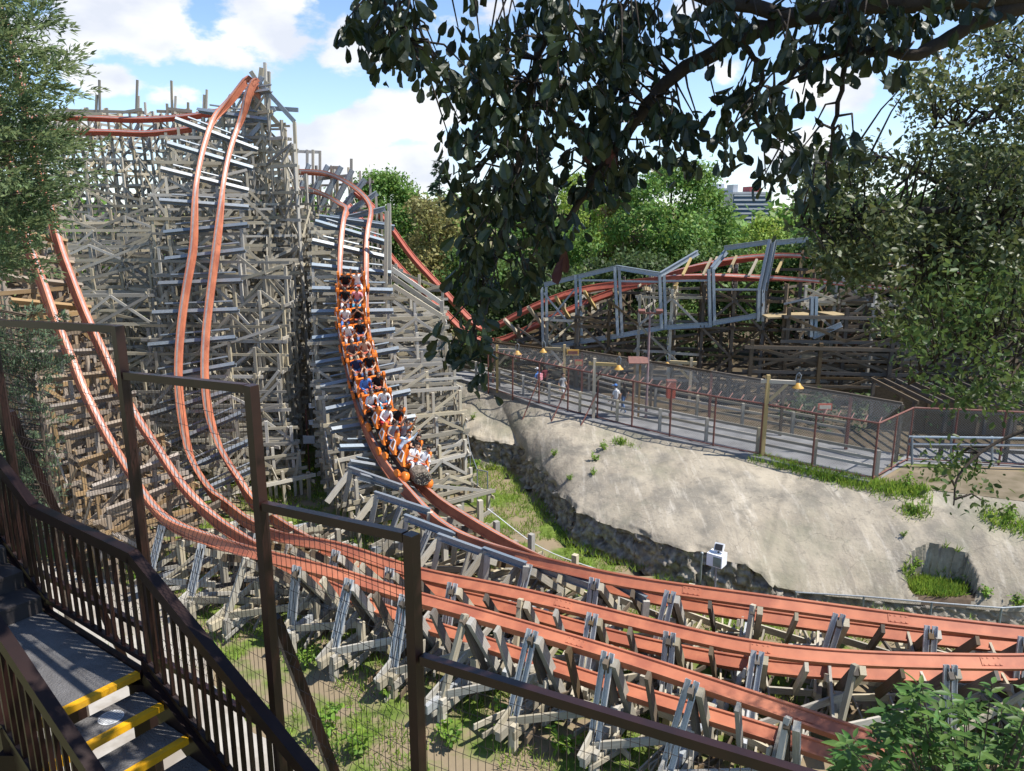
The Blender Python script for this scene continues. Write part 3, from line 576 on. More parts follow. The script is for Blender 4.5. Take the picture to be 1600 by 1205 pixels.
# low supports of the three bottom curves
def low_supports(root, tr, d0, d1, step, m='wood', flat=0):
    bs = []; d = d0; k = 0
    while d < d1:
        c, t, r, u = tr.at(d); h = V((r.x, r.y, 0)).normalized(); th = V((t.x, t.y, 0)).normalized()
        outp = c - r * (tr.g / 2); inp = c + r * (tr.g / 2); gz = H(c.x, c.y)
        e = sub('bent', root, (c.x, c.y, gz))
        # tie under both rails, running in the plane of the banked track
        tim(outp - u * .58 - r * .28, inp - u * .58 + r * .9, .13, .26, e, 'cross_tie', 'wood_dark', up=u)
        top = outp - r * .22 - u * .5
        foot = V((top.x, top.y, .55)) - h * rng.uniform(.35, .95) - th * rng.uniform(-.1, .5)
        if k % 4 == 2: tim(foot + th * .1, top + V((0, 0, .1)), .13, .2, e, 'leg', m)
        else:
            for sd in (-.1, .1): tim(foot + th * sd, top + th * sd + V((0, 0, .18)), .075, .14, e, 'steel_leg', 'zinc', up=th, kind='channel')
        tim(top + th * .2 - u * .05, V((inp.x, inp.y, max(gz + .1, inp.z - 1.3))) + h * .35 + th * .2, .16, .24, e, 'rake', m)
        la = V((foot.x, foot.y, .62)) - h * .55; lb = V((inp.x, inp.y, .62 + rng.uniform(0, .25))) + h * rng.uniform(1.1, 1.9)
        tim(la, lb, .16, .26, e, 'ledger', 'zinc' if k % 3 == 0 else m)
        tim(la + th * .22 + h * .4 - V((0, 0, .16)), lb + th * .22 + h * .3 - V((0, 0, .12)), .07, .24, e, 'ledger', m)
        for q in (.12, .45, .78, .98):
            p = la.lerp(lb, q) + th * .12; z1 = p.z + .1
            if q > .4: z1 = min(p.z + 1.1, inp.z - .4) if q > .6 else min(c.z - .9, p.z + 1.2)
            tim(V((p.x, p.y, H(p.x, p.y) - .1)), V((p.x, p.y, max(z1, .5))), .2, .2, e, 'post', m, up=th)
        tim(la + V((0, 0, .1)) - th * .1, la.lerp(lb, .7) + V((0, 0, 1.0)) - th * .12, .07, .2, e, 'brace', m)
        tim(lb + V((0, 0, -.4)) - th * .2, la.lerp(lb, .4) + V((0, 0, .95)) - th * .22, .07, .2, e, 'brace', m)
        for q in range(13):     # crossed planks laid through the lower frame
            p = la.lerp(lb, rng.uniform(0, .5)) + th * rng.uniform(-.9, .9); q2 = la.lerp(lb, rng.uniform(.55, 1.15)) + th * rng.uniform(-.9, .9); z0 = rng.uniform(.05, .5); z1 = rng.uniform(.5, max(.7, min(2.0, inp.z - .8)))
            if rng.random() < .5: z0, z1 = z1 * .7, z0
            tim(V((p.x, p.y, z0)), V((q2.x, q2.y, z1)), .05, rng.uniform(.11, .17), e, 'plank', m if rng.random() < .62 else 'wood_dark')
        nxt = tr.at(min(d + step, tr.len)); n_in = nxt[0] + nxt[2] * (tr.g / 2); n_out = nxt[0] - nxt[2] * (tr.g / 2)
        if d + step < d1:
            tim(V((foot.x, foot.y, .75)), V((n_out.x, n_out.y, .6 + rng.uniform(0, .9))), .07, .22, e, 'girt', m)
            tim(V((inp.x, inp.y, .9)) + h * .6, V((n_in.x, n_in.y, .5)) + h * .5, .07, .22, e, 'girt', m)
            tim(V((inp.x, inp.y, .35)) + h * .2, V((n_in.x, n_in.y, n_in.z - 1)) + h * .1, .07, .2, e, 'brace', m)
            c2, t2, r2, u2 = tr.at(d + step / 2)
            tim(c2 - r2 * (tr.g / 2 + .22) - u2 * .58, c2 + r2 * (tr.g / 2 + .75) - u2 * .58, .1, .24, e, 'cross_tie', 'wood_dark' if k % 3 else m, up=u2)
        d += step; k += 1
root = thing('track_support', 'raking steel and timber legs under the nearest bottom curve, above the concrete path', 'track support', (-3, 20, 0))
low_supports(root, TC, TC.near(268, 812), TC.near(1330, 1135), 2.15)
root = thing('track_support', 'steel and timber legs under the middle bottom curve', 'track support', (0, 22, 0))
low_supports(root, TB, TB.near(400, 812), TB.near(1620, 1024), 2.25)
root = thing('track_support', 'steel beams and timber legs under the bottom curve beside the rock cliff', 'track support', (2, 23, 0))
low_supports(root, TA, TA.near(660, 785), TA.near(1620, 981), 2.3)
# long steel purlins leaving the left edge of the train's curve
for k, (x0, y0, x1, y1, Y0, Y1) in enumerate([(545, 733, 628, 762, 31, 29.6), (585, 772, 672, 800, 28.6, 27.4), (632, 808, 712, 838, 27, 25.8), (684, 838, 762, 866, 25.4, 24.3), (755, 860, 822, 884, 24.4, 23.3), (812, 876, 930, 919, 24.2, 22.3), (940, 898, 1010, 938, 23, 21.6)]):
    tim(P(x0, y0, Y0), P(x1, y1, Y1), .14, .26, root, 'cap_beam', 'galv', kind='ibeam')
    tim(P(x0 + 4, y0, Y0), P(x0 - 6, y0 + 50, Y0), .2, .2, root, 'post', 'wood'); tim(P(x1, y1, Y1), P(x1 - 4, y1 + 42, Y1), .2, .2, root, 'post', 'wood')
    tim(P(x0 + 2, y0 + 4, Y0), P(x0 - 34, y0 + 52, Y0 - .6), .1, .24, root, 'rake', 'wood')

# ------------------------------------------------------------------ walkway behind the rock
def chain_link(name, parent, quads, m='wire', pitch=.11, w=.007):
    """crossing diagonal wires filling four-cornered bays (a,b,c,d): a-b bottom, d-c top"""
    b = MB()
    for (a, bb, c, d) in quads:
        a, bb, c, d = V(a), V(bb), V(c), V(d); L = (bb - a).length; Hh = (d - a).length; nx = L / pitch; ny = Hh / pitch; k = -ny
        nn = (bb - a).cross(d - a).normalized()
        pt = lambda s, t: (a.lerp(bb, s / nx)).lerp(d.lerp(c, s / nx), t / ny)
        while k < nx:
            s0, s1 = max(0, k), min(nx, k + ny)
            if s1 - s0 > .05:
                for flip in (0, 1):
                    t0, t1 = s0 - k, s1 - k
                    if flip: t0, t1 = ny - t0, ny - t1
                    p, q = pt(s0, t0), pt(s1, t1); y = nn.cross(q - p).normalized() * (w / 2); o = nn * (.004 * flip)
                    n = len(b.v); b.v += [tuple(p - y + o), tuple(p + y + o), tuple(q + y + o), tuple(q - y + o)]; b.f.append((n, n + 1, n + 2, n + 3))
            k += 1
    return b.build(name, m, parent)
FP = [(763, 608), (801, 621), (842, 632), (887, 644), (933, 655), (987, 669), (1046, 684), (1114, 699), (1187, 713), (1268, 732), (1363, 751)]
fpos = [PZ(x, y, 3.0) for x, y in FP]
TOPZ = 5.45
fence = thing('chain_link_fence', 'rust red pipe fence with chain link mesh along the walkway edge above the rock', 'fence', fpos[5])
fp2 = fpos + [PZ(1392, 735, 3.0), PZ(1417, 721, 3.0), PZ(1486, 724, 3.0), PZ(1560, 728, 3.0), PZ(1640, 732, 3.0)]
for p in fp2: b = MB(); b.tube([p - V((0, 0, .3)), p + V((0, 0, TOPZ - 3))], .045, 8); b.build('post', 'rust', fence)
def pipe_run(name, pts, r, m, parent, n=8):
    b = MB(); b.tube(pts, r, n); return b.build(name, m, parent)
up = V((0, 0, TOPZ - 3 - .02))
pipe_run('top_rail', [p + up for p in fp2[:11]], .04, 'rust', fence); pipe_run('bottom_rail', [p + V((0, 0, .12)) for p in fp2[:11]], .03, 'rust', fence)
pipe_run('top_rail', [p + up for p in fp2[10:]], .04, 'rust', fence); pipe_run('bottom_rail', [p + V((0, 0, .12)) for p in fp2[10:]], .03, 'rust', fence)
chain_link('wire_mesh', fence, [(a + V((0, 0, .12)), b2 + V((0, 0, .12)), b2 + up, a + up) for a, b2 in zip(fp2, fp2[1:])])
for i in (2, 3, 4):
    p = fpos[i]; b = MB(); q = p + V((-.95, -.85, -.15)); q.z = rock_z(q.x, q.y) - .05; b.tube([p + V((0, 0, 1.5)), q], .035, 6); b.build('prop', 'rust', fence)
# mesh roof over the walkway, carried by a far timber beam
farb = [PZ(x, y, 5.6) for x, y in [(770, 536), (850, 546), (910, 550), (1019, 567), (1112, 582), (1225, 601), (1330, 618), (1410, 632)]]
can = thing('mesh_canopy', 'wire mesh canopy roof between the pipe fence and the long timber beam', 'canopy', farb[3])
FBM = spline([tuple(p) for p in farb], 6); NTOP = poly_len([tuple(p + up) for p in fpos], 44); FTOP = poly_len(FBM, 44)
for i in range(len(farb) - 1): tim(farb[i], farb[i + 1], .1, .18, can, 'beam', 'wood_dark')
for i in range(len(farb)):
    p = farb[i]; tim(V((p.x, p.y, 2.9)), p, .12, .12, can, 'post', 'wood_dark' if i % 2 else 'rust')
for i in range(0, 44, 1):
    a, b2 = V(NTOP[i]), V(FTOP[i])
    b = MB(); b.tube([a, a.lerp(b2, .11) + V((0, 0, .16))], .024, 5); b.build('outrigger', 'rust', can)
chain_link('side_mesh', can, [(V((p.x, p.y, 3.1)), V((q.x, q.y, 3.1)), q, p) for p, q in zip(farb, farb[1:])], w=.007, pitch=.13)
chain_link('wire_mesh', can, [(V(NTOP[i]), V(NTOP[i + 1]), V(FTOP[i + 1]), V(FTOP[i])) for i in range(43)], w=.006, pitch=.14)
# timber railings on both sides of the path
def wood_railing(label, line, h=1.15, step=2.2, m='wood'):
    pts = poly_len([tuple(p) for p in line], max(3, int(sum((line[i + 1] - line[i]).length for i in range(len(line) - 1)) / step)))
    rt = thing('timber_railing', label, 'railing', pts[len(pts) // 2])
    for i, p in enumerate(pts):
        p = V(p); tim(p - V((0, 0, .1)), p + V((0, 0, h)), .14, .16, rt, 'post', 'wood_dark' if m != 'wood' else 'wood')
        if i + 1 < len(pts):
            q = V(pts[i + 1])
            for z in (.4, .74, 1.06): tim(p + V((.08, .03, z)), q + V((.08, .03, z)), .05, .12, rt, 'rail', m)
nl = off_line(FBP, .45); fl = off_line(FBP, 4.15)
wood_railing('grey timber railing just inside the pipe fence, nearer side of the walkway', [p + V((0, 0, .06)) for p in nl])
wood_railing('grey timber railing along the farther, shaded side of the walkway', [p + V((0, 0, .06)) for p in fl[3:44]])
rr = thing('pipe_railing', 'two bright horizontal pipes before the dark hall at the right end of the walkway', 'railing', PZ(1500, 725, 3))
for y in (683, 694): pipe_run('rail', [P(1420, y, 31.5), P(1660, y + 3, 31)], .06, 'galv', rr)
for x in (1425, 1486, 1550, 1625): pipe_run('post', [P(x, 726, 31.4), P(x, 682, 31.4)], .05, 'galv', rr)

sh = thing('timber_pergola', 'dark open timber pergola with a boarded back at the right end of the walkway', 'pergola', P(1540, 726, 33.5))
def ground_p(px, py, Y, dz=0): p = P(px, py, Y); return V((p.x, p.y, dz))
A0, A1 = ground_p(1428, 640, 33.2), ground_p(1690, 640, 31.6); dv = V((.1, 4.2, 0))
for k in range(6):
    p = A0.lerp(A1, k / 5); tim(p + V((0, 0, 2.9)), p + V((0, 0, 5.45)), .14, .14, sh, 'post', 'wood_dark'); tim(p + dv + V((0, 0, 2.9)), p + dv + V((0, 0, 5.45)), .14, .14, sh, 'post', 'wood_dark')
for k in range(12):
    p = A0.lerp(A1, k / 11); tim(p + V((0, -.3, 5.5)), p + dv + V((0, .3, 5.5)), .08, .16, sh, 'roof_beam', 'wood_dark')
b = MB(); q = [A0 + dv + V((0, 0, 3)), A1 + dv + V((0, 0, 3)), A1 + dv + V((0, 0, 5.2)), A0 + dv + V((0, 0, 5.2))]; b.add(q + [v + V((0, .08, 0)) for v in q], [(0, 1, 2, 3), (7, 6, 5, 4), (0, 4, 5, 1), (1, 5, 6, 2), (2, 6, 7, 3), (3, 7, 4, 0)]); b.build('back_wall', 'wood_dark', sh)
for z in (3.5, 4.1, 5.2): tim(A0 + V((0, -.1, z)), A1 + V((0, -.1, z)), .06, .14, sh, 'rail', 'wood_dark')
M['lamp_yellow'] = mat('yellow_enamel', (.62, .36, .09), (.52, .29, .06), rough=.5)
M['sign_red'] = mat('red_panel', (.48, .10, .05), (.40, .08, .045), rough=.6)
M['mauve'] = mat('mauve_pole_paint', (.30, .20, .20), (.25, .17, .17), rough=.5)
lamps = [(777, 612, 2.9, 1, 'near', 'wooden lamp post with a yellow shade, leftmost of the walkway, partly behind the oak leaves'),
         (881, 618, 3.1, -1, 'far', 'wooden lamp post whose arm points left, behind the walker in the grey shirt'),
         (927, 655, 3.3, 1, 'near', 'wooden lamp post with its arm to the right, left of the white shirted walker'),
         (1076, 642, 3.0, -1, 'far', 'wooden lamp post with its arm to the left, beside the red box'),
         (1191, 714, 3.8, 1, 'near', 'tallest wooden lamp post, nearest the viewer on the walkway fence'),
         (1572, 708, 3.4, 1, 'near', 'wooden lamp post half hidden by the leafy tree at the right edge')]
def lamp_post(x, y, h, sd, label):
    p = PZ(x, y, 3.0); p.z = 2.95; rt = thing('lamp_post', label, 'lamp post', p, 'lamp posts along the walkway')
    d = V((.80, -.6, 0)) * sd if abs(sd) else V((1, 0, 0)); d = V((1, -.25, 0)).normalized() * sd; t = p + V((0, 0, h))
    tim(p, t, .15, .15, rt, 'post', 'wood_new'); tim(t - d * .3 - V((0, 0, .28)), t + d * 1.15 - V((0, 0, .28)), .13, .16, rt, 'arm', 'wood_new')
    tim(t - V((0, 0, 1.15)) + d * .1, t + d * .8 - V((0, 0, .36)), .1, .13, rt, 'brace', 'wood_new')
    c = t + d * 1.25 - V((0, 0, .45)); b = MB(); b.tube([c + V((0, 0, .2)) - d * .12, c + V((0, 0, .5)) - d * .1, c + V((0, 0, .62)), c + V((0, 0, .5)) + d * .1, c + V((0, 0, .1)) + d * .02], .022, 6); b.build('hook', 'galv', rt)
    b = MB(); b.lathe(c, [(.04, .16), (.09, .14), (.13, .06), (.24, -.04), (.25, -.07), (.22, -.07), (.11, .02), (.02, .05)], 14); b.build('lamp_shade', 'lamp_yellow', rt, smooth=True)
    b = MB(); b.lathe(c - V((0, 0, .09)), [(.02, .09), (.06, .05), (.075, 0), (.05, -.06), (.01, -.08)], 10)
    M.setdefault('bulb', mat('milky_bulb_glass', (.8, .78, .7), rough=.2)); b.build('bulb', 'bulb', rt, smooth=True)
for x, y, h, sd, _, lab in lamps: lamp_post(x, y, h, sd, lab)
# tall floodlight pole, red box on a post, roofed sign post, small boards
p = PZ(1009, 655, 3.0); rt = thing('light_pole', 'tall thin mauve pole with a T shaped floodlight head rising above the canopy', 'light pole', p)
pipe_run('pole', [p, p + V((0, 0, 5.7))], [.07, .05], 'mauve', rt); tim(p + V((-.55, 0, 5.6)), p + V((.55, -.1, 5.6)), .08, .08, rt, 'crossarm', 'rust')
for dx in (-.45, .45): b = MB(); b.box(p + V((dx, -.1, 5.72)), .34, .22, .12, Matrix.Rotation(.4, 3, 'X')); b.build('floodlight', 'rust', rt)
p = PZ(1046, 656, 3.0); rt = thing('red_box', 'orange red box with a small lid on a post inside the fence', 'box', p)
tim(p, p + V((0, 0, 1.2)), .1, .1, rt, 'post', 'rust'); b = MB(); b.box(p + V((0, 0, 1.62)), .42, .4, .85); b.build('cabinet', 'sign_red', rt); b = MB(); b.box(p + V((0, 0, 2.09)), .5, .48, .08); b.build('lid', 'rust', rt)
p = PZ(993, 655, 3.0); rt = thing('sign_post', 'narrow post with a small pitched red brown roof, left of the tall mauve pole', 'sign post', p)
for dx in (-.14, .14): tim(p + V((dx, 0, 0)), p + V((dx, 0, 2.9)), .1, .1, rt, 'post', 'wood_warm')
b = MB(); b.box(p + V((0, 0, 1.7)), .2, .05, .7); b.build('board', 'wood_dark', rt)
b = MB(); T = p + V((0, 0, 3.2))
b.beam(T + V((0, -.32, -.16)), T + V((0, .02, .13)), 1.0, .05, (0, 0, 1)); b.build('roof_panel', 'rust', rt); b = MB(); b.beam(T + V((0, .35, -.16)), T + V((0, .03, .13)), 1.0, .05, (0, 0, 1)); b.build('roof_panel', 'rust', rt)
for (x, y, Y, w, h, m, lab) in [(895, 551, 44, .7, .35, 'lamp_yellow', 'small yellow board on the timber beam, left of the roofed sign post'), (904, 567, 43.5, .45, .35, 'sign_red', 'small red notice hanging below the yellow board'), (1289, 636, 33.2, .62, .3, 'sign_red', 'small red board fixed on top of the pipe fence near its corner')]:
    c = P(x, y, Y); rt = thing('notice_board', lab, 'sign', c); b = MB(); b.box(c, w, .05, h); b.build('panel', m, rt); b = MB(); b.box(c + V((0, -.04, 0)), w * .8, .02, h * .55); b.build('text_field', 'rust' if m == 'lamp_yellow' else 'wood_new', rt)
    tim(c + V((0, .05, -.7)), c + V((0, .05, h / 2)), .05, .05, rt, 'bracket', 'rust')

# ------------------------------------------------------------------ right hand banked turn: timber bents and steel portal frames
root = thing('wooden_trestle', 'shaded timber trestle carrying the banked red turn behind the walkway', 'timber trestle', (8, 46, 3))
bs = []
d = TD.near(800, 500)
while d < TD.len - .5:
    c, t, r, u = TD.at(d); h = V((r.x, r.y, 0)).normalized()
    zt = c.z - .9; bs.append(bent(root, c, h, [-1.5, .2, 1.9, 3.6], [zt + .1, zt + .8, zt + 1.2, zt + .6], 1.9, 'wood' if rng.random() < .35 else 'wood_dark', .6))  # mostly the dark wood: the trees' shade is put into the timber colour
    tim(c - r * 1.1 - u * .62, c + r * 1.1 - u * .62, .16, .22, bs[-1]['e'], 'cross_tie', 'wood_new', up=u)
    d += 1.75
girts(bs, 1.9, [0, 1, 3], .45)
ex = []
for (px1, px2, top, Y) in [(1235, 1500, 480, 41), (1300, 1640, 470, 44), (1180, 1500, 530, 39.5), (900, 1200, 505, 45.5)]:
    a = P(px1, 520, Y); b = P(px2, 520, Y); n = max(4, int((b.x - a.x) / 2.2)); zt = P(1200, top, Y).z
    ex.append(bent(root, (a + b) / 2, (1, -.12), [(i / (n - 1) - .5) * (b.x - a.x) for i in range(n)], [zt + rng.uniform(-.4, .4) for i in range(n)], 1.7, 'wood_dark', .65, ps=.18))  # all in dark wood, shade of this corner put into the colour
b = MB(); pl = [P(1188, 490, 43), P(1300, 486, 42.5), P(1325, 492, 41.3), P(1200, 496, 41.8)]; c0 = sum((V(p) for p in pl), V((0, 0, 0))) / 4
deck = [V(p) for p in pl]; b.add(deck + [p - V((0, 0, .08)) for p in deck], [(0, 1, 2, 3), (7, 6, 5, 4), (0, 4, 5, 1), (1, 5, 6, 2), (2, 6, 7, 3), (3, 7, 4, 0)]); b.build('work_deck', 'wood_new', root)
Zp = lambda x, y: (700 + x * .375, 340 + y * .375)
frames = thing('steel_gantry', 'blue grey steel portal frames bolted round the banked red track', 'steel gantry', P(1100, 500, 44))
posts = [((400, 290), (405, 540), 47.2), ((540, 240), (548, 510), 46.4), ((703, 205), (716, 492), 45.4), ((890, 240), (898, 462), 44.4), ((1095, 215), (1100, 448), 43.6), ((1303, 300), (1300, 432), 42.8), ((1524, 330), (1520, 497), 41.6)]
for (a, b2, Y) in posts:
    for dx in (-9, 9): tim(P(Zp(a[0] + dx, 0)[0], Zp(0, a[1])[1], Y), P(Zp(b2[0] + dx, 0)[0], Zp(0, b2[1])[1], Y), .16, .24, frames, 'column', 'frame_steel', up=(0, 1, 0), kind='channel')
segs = [((400, 280), (703, 208), 47.2, 45.4), ((703, 208), (885, 238), 45.4, 44.4), ((885, 238), (1042, 145), 44.4, 45.6), ((1100, 215), (1160, 140), 43.6, 44.4), ((1150, 128), (1335, 102), 44.2, 43.3), ((1300, 305), (1345, 92), 42.8, 43.2), ((1318, 305), (1362, 92), 42.8, 43.2), ((1370, 105), (1500, 92), 43, 42.3),
        ((400, 540), (716, 492), 47.2, 45.4), ((716, 492), (898, 458), 45.4, 44.4), ((898, 458), (1100, 446), 44.4, 43.6), ((1100, 440), (1310, 405), 43.6, 42.8), ((1520, 497), (1640, 445), 41.6, 41), ((400, 315), (535, 480), 47, 46.5), ((535, 290), (405, 450), 46.6, 47.1), ((1400, 360), (1520, 333), 42.3, 41.6), ((710, 265), (890, 268), 45.4, 44.4), ((890, 265), (1095, 262), 44.4, 43.6), ((1100, 300), (1300, 300), 43.6, 42.8), ((540, 262), (703, 262), 46.4, 45.4)]
for k, (a, b2, Y0, Y1) in enumerate(segs):
    thin = k >= 13
    tim(P(*Zp(*a), Y0), P(*Zp(*b2), Y1), .09 if thin else .18, .1 if thin else .27, frames, 'strut' if thin else 'beam', 'frame_steel', kind='box' if thin else 'ibeam')
for i, (x, y) in enumerate([(1000, 205), (1085, 205), (1110, 200), (1190, 195), (1275, 210), (1390, 195)]):
    tim(P(*Zp(x - 22, y + 35), 43.6), P(*Zp(x + 12, y - 35), 44.6), .12, .12, frames, 'cross_tie', 'wood_new')

# ------------------------------------------------------------------ small equipment on the grass and rock
M['white'] = mat('white_paint', (.78, .79, .80), (.70, .71, .73), rough=.5, scale=3)
M['grey_glass'] = mat('greenish_glass', (.22, .27, .23), rough=.15)
M['black'] = mat('black_plastic', (.03, .03, .033), rough=.5)
bx = P(1120, 873, 23.2); rt = thing('camera_box', 'white equipment box with a small floodlight on top, on a pole before the dark cliff', 'equipment box', (bx.x, bx.y, 0))
rotm = Matrix.Rotation(R(-38), 3, 'Z')
b = MB(); b.box(bx, .52, .42, .42, rotm); b.build('housing', 'white', rt); b = MB(); b.box(bx + rotm @ V((.10, -.218, -.02)), .26, .02, .32, rotm); b.build('window', 'grey_glass', rt)
pipe_run('pole', [V((bx.x, bx.y, 0)), bx - V((0, 0, .2))], .035, 'galv', rt); tl = Matrix.Rotation(R(-30), 3, 'Z') @ Matrix.Rotation(R(-35), 3, 'X')
b = MB(); b.box(bx + V((.06, 0, .40)), .30, .14, .26, tl); b.build('floodlight', 'white', rt); b = MB(); b.box(bx + V((.06, 0, .40)) + tl @ V((0, -.08, -.02)), .24, .02, .2, tl); b.build('lamp_glass', 'black', rt)
pipe_run('bracket', [bx + V((.04, 0, .2)), bx + V((.05, 0, .32))], .03, 'black', rt)
q = PZ(1094, 912, 0); rt = thing('marker_post', 'short grey metal post left of the white equipment box', 'post', q); b = MB(); b.tube([q, q + V((0, 0, 1.25))], .04, 8); b.lathe(q + V((0, 0, 1.22)), [(.06, 0), (.06, .05), (.02, .08)], 8); b.build('post', 'galv', rt)
gp = PZ(484, 742, 0); rt = thing('light_mast', 'slim mast on the grass with a white panel and two small lamp heads', 'mast', gp)
pipe_run('pole', [gp, gp + V((0, 0, 3.6))], .045, 'rust', rt); hz = P(483, 687, gp.y - .05); b = MB(); b.box(hz, .62, .08, .42); b.build('panel', 'white', rt)
for y in (634, 660): c = P(487, y, gp.y - .08); b = MB(); b.box(c, .3, .2, .22, Matrix.Rotation(.35, 3, 'Z')); b.build('lamp_head', 'white', rt)
# chain link fence beside the trestle and pipe fence at the foot of the rock
cf = [PZ(727, 700, 0) + V((0, 0, 0)), PZ(735, 752, 0), PZ(746, 786, 0), PZ(762, 790, 0)]
rt = thing('chain_link_fence', 'low galvanised chain link fence running down the grass beside the timber tower', 'fence', cf[1])
tops = [P(722, 640, cf[0].y), P(731, 712, cf[1].y), P(741, 768, cf[2].y), P(760, 740, cf[3].y)]
tops = [V((c.x, c.y, 1.7)) for c in cf]
for c, t in zip(cf, tops): pipe_run('post', [c - V((0, 0, .1)), t], .03, 'galv', rt)
pipe_run('top_rail', tops, .025, 'galv', rt); chain_link('wire_mesh', rt, [(a, b2, d2, c2) for a, b2, c2, d2 in zip(cf, cf[1:], tops, tops[1:])], pitch=.09, w=.008)
rt = thing('pipe_fence', 'thin grey pipe fence at the foot of the rock, right of the equipment box', 'fence', PZ(1400, 970, 0))
pf = [PZ(x, y, 0) for x, y in ((1240, 968), (1345, 975), (1450, 985), (1558, 994), (1700, 985))]
for p in pf: pipe_run('post', [p - V((0, 0, .2)), V((p.x, p.y, 1.05))], .035, 'galv', rt)
pipe_run('top_rail', [V((p.x, p.y, 1.03)) for p in pf], .03, 'galv', rt); chain_link('wire_mesh', rt, [(a, b2, V((b2.x, b2.y, 1.0)), V((a.x, a.y, 1.0))) for a, b2 in zip(pf, pf[1:])], pitch=.08, w=.006)
rt = thing('hand_rope', 'thin pale rope stretched along the outer side of the train curve', 'rope', P(900, 860, 25))
b = MB(); rp = spline([tuple(P(x, y, Y)) for x, y, Y in ((762, 795, 30), (850, 858, 27.5), (980, 905, 25))], 8); b.tube([V(p) for p in rp], .02, 5); b.build('rope', 'white', rt)

# ------------------------------------------------------------------ the train and its riders
M['orange'] = mat('glossy_orange_paint', (.78, .21, .03), (.70, .18, .025), rough=.3, scale=5)
M['car_dark'] = mat('dark_brown_chassis', (.05, .035, .028), (.035, .025, .02), rough=.6)
M['bark'] = mat('grey_bark', (.22, .18, .14), (.08, .065, .05), scale=7, detail=9, rough=1, bump=1, stretch=(2, 1, 2))
M['cut_wood'] = mat('gnarled_cut_wood', (.42, .38, .30), (.10, .085, .065), scale=12, detail=8, rough=.9, bump=1)
M['skin_a'] = mat('tan_skin', (.50, .29, .19), (.45, .25, .16), rough=.5); M['skin_b'] = mat('brown_skin', (.36, .19, .12), (.32, .165, .10), rough=.5)
M['hair'] = mat('dark_hair', (.018, .012, .01), (.03, .02, .015), rough=.45); M['hair_brown'] = mat('brown_hair', (.06, .032, .018), (.04, .022, .012), rough=.45)
CL = {'white': (.80, .80, .81), 'black': (.022, .022, .025), 'navy': (.03, .04, .10), 'blue': (.10, .25, .62), 'pink': (.78, .33, .38), 'grey': (.30, .31, .33), 'lightgrey': (.62, .64, .68), 'tan': (.62, .42, .32), 'jeans': (.10, .18, .36), 'khaki': (.42, .36, .26), 'cyan': (.08, .45, .75), 'red': (.55, .05, .06), 'maroon': (.18, .04, .05), 'lightblue': (.55, .66, .78), 'print': (.12, .10, .11)}
for k, c in CL.items(): M['c_' + k] = mat(k + '_cloth', c, tuple(x * .85 for x in c), rough=.9, scale=9, spec=.1)
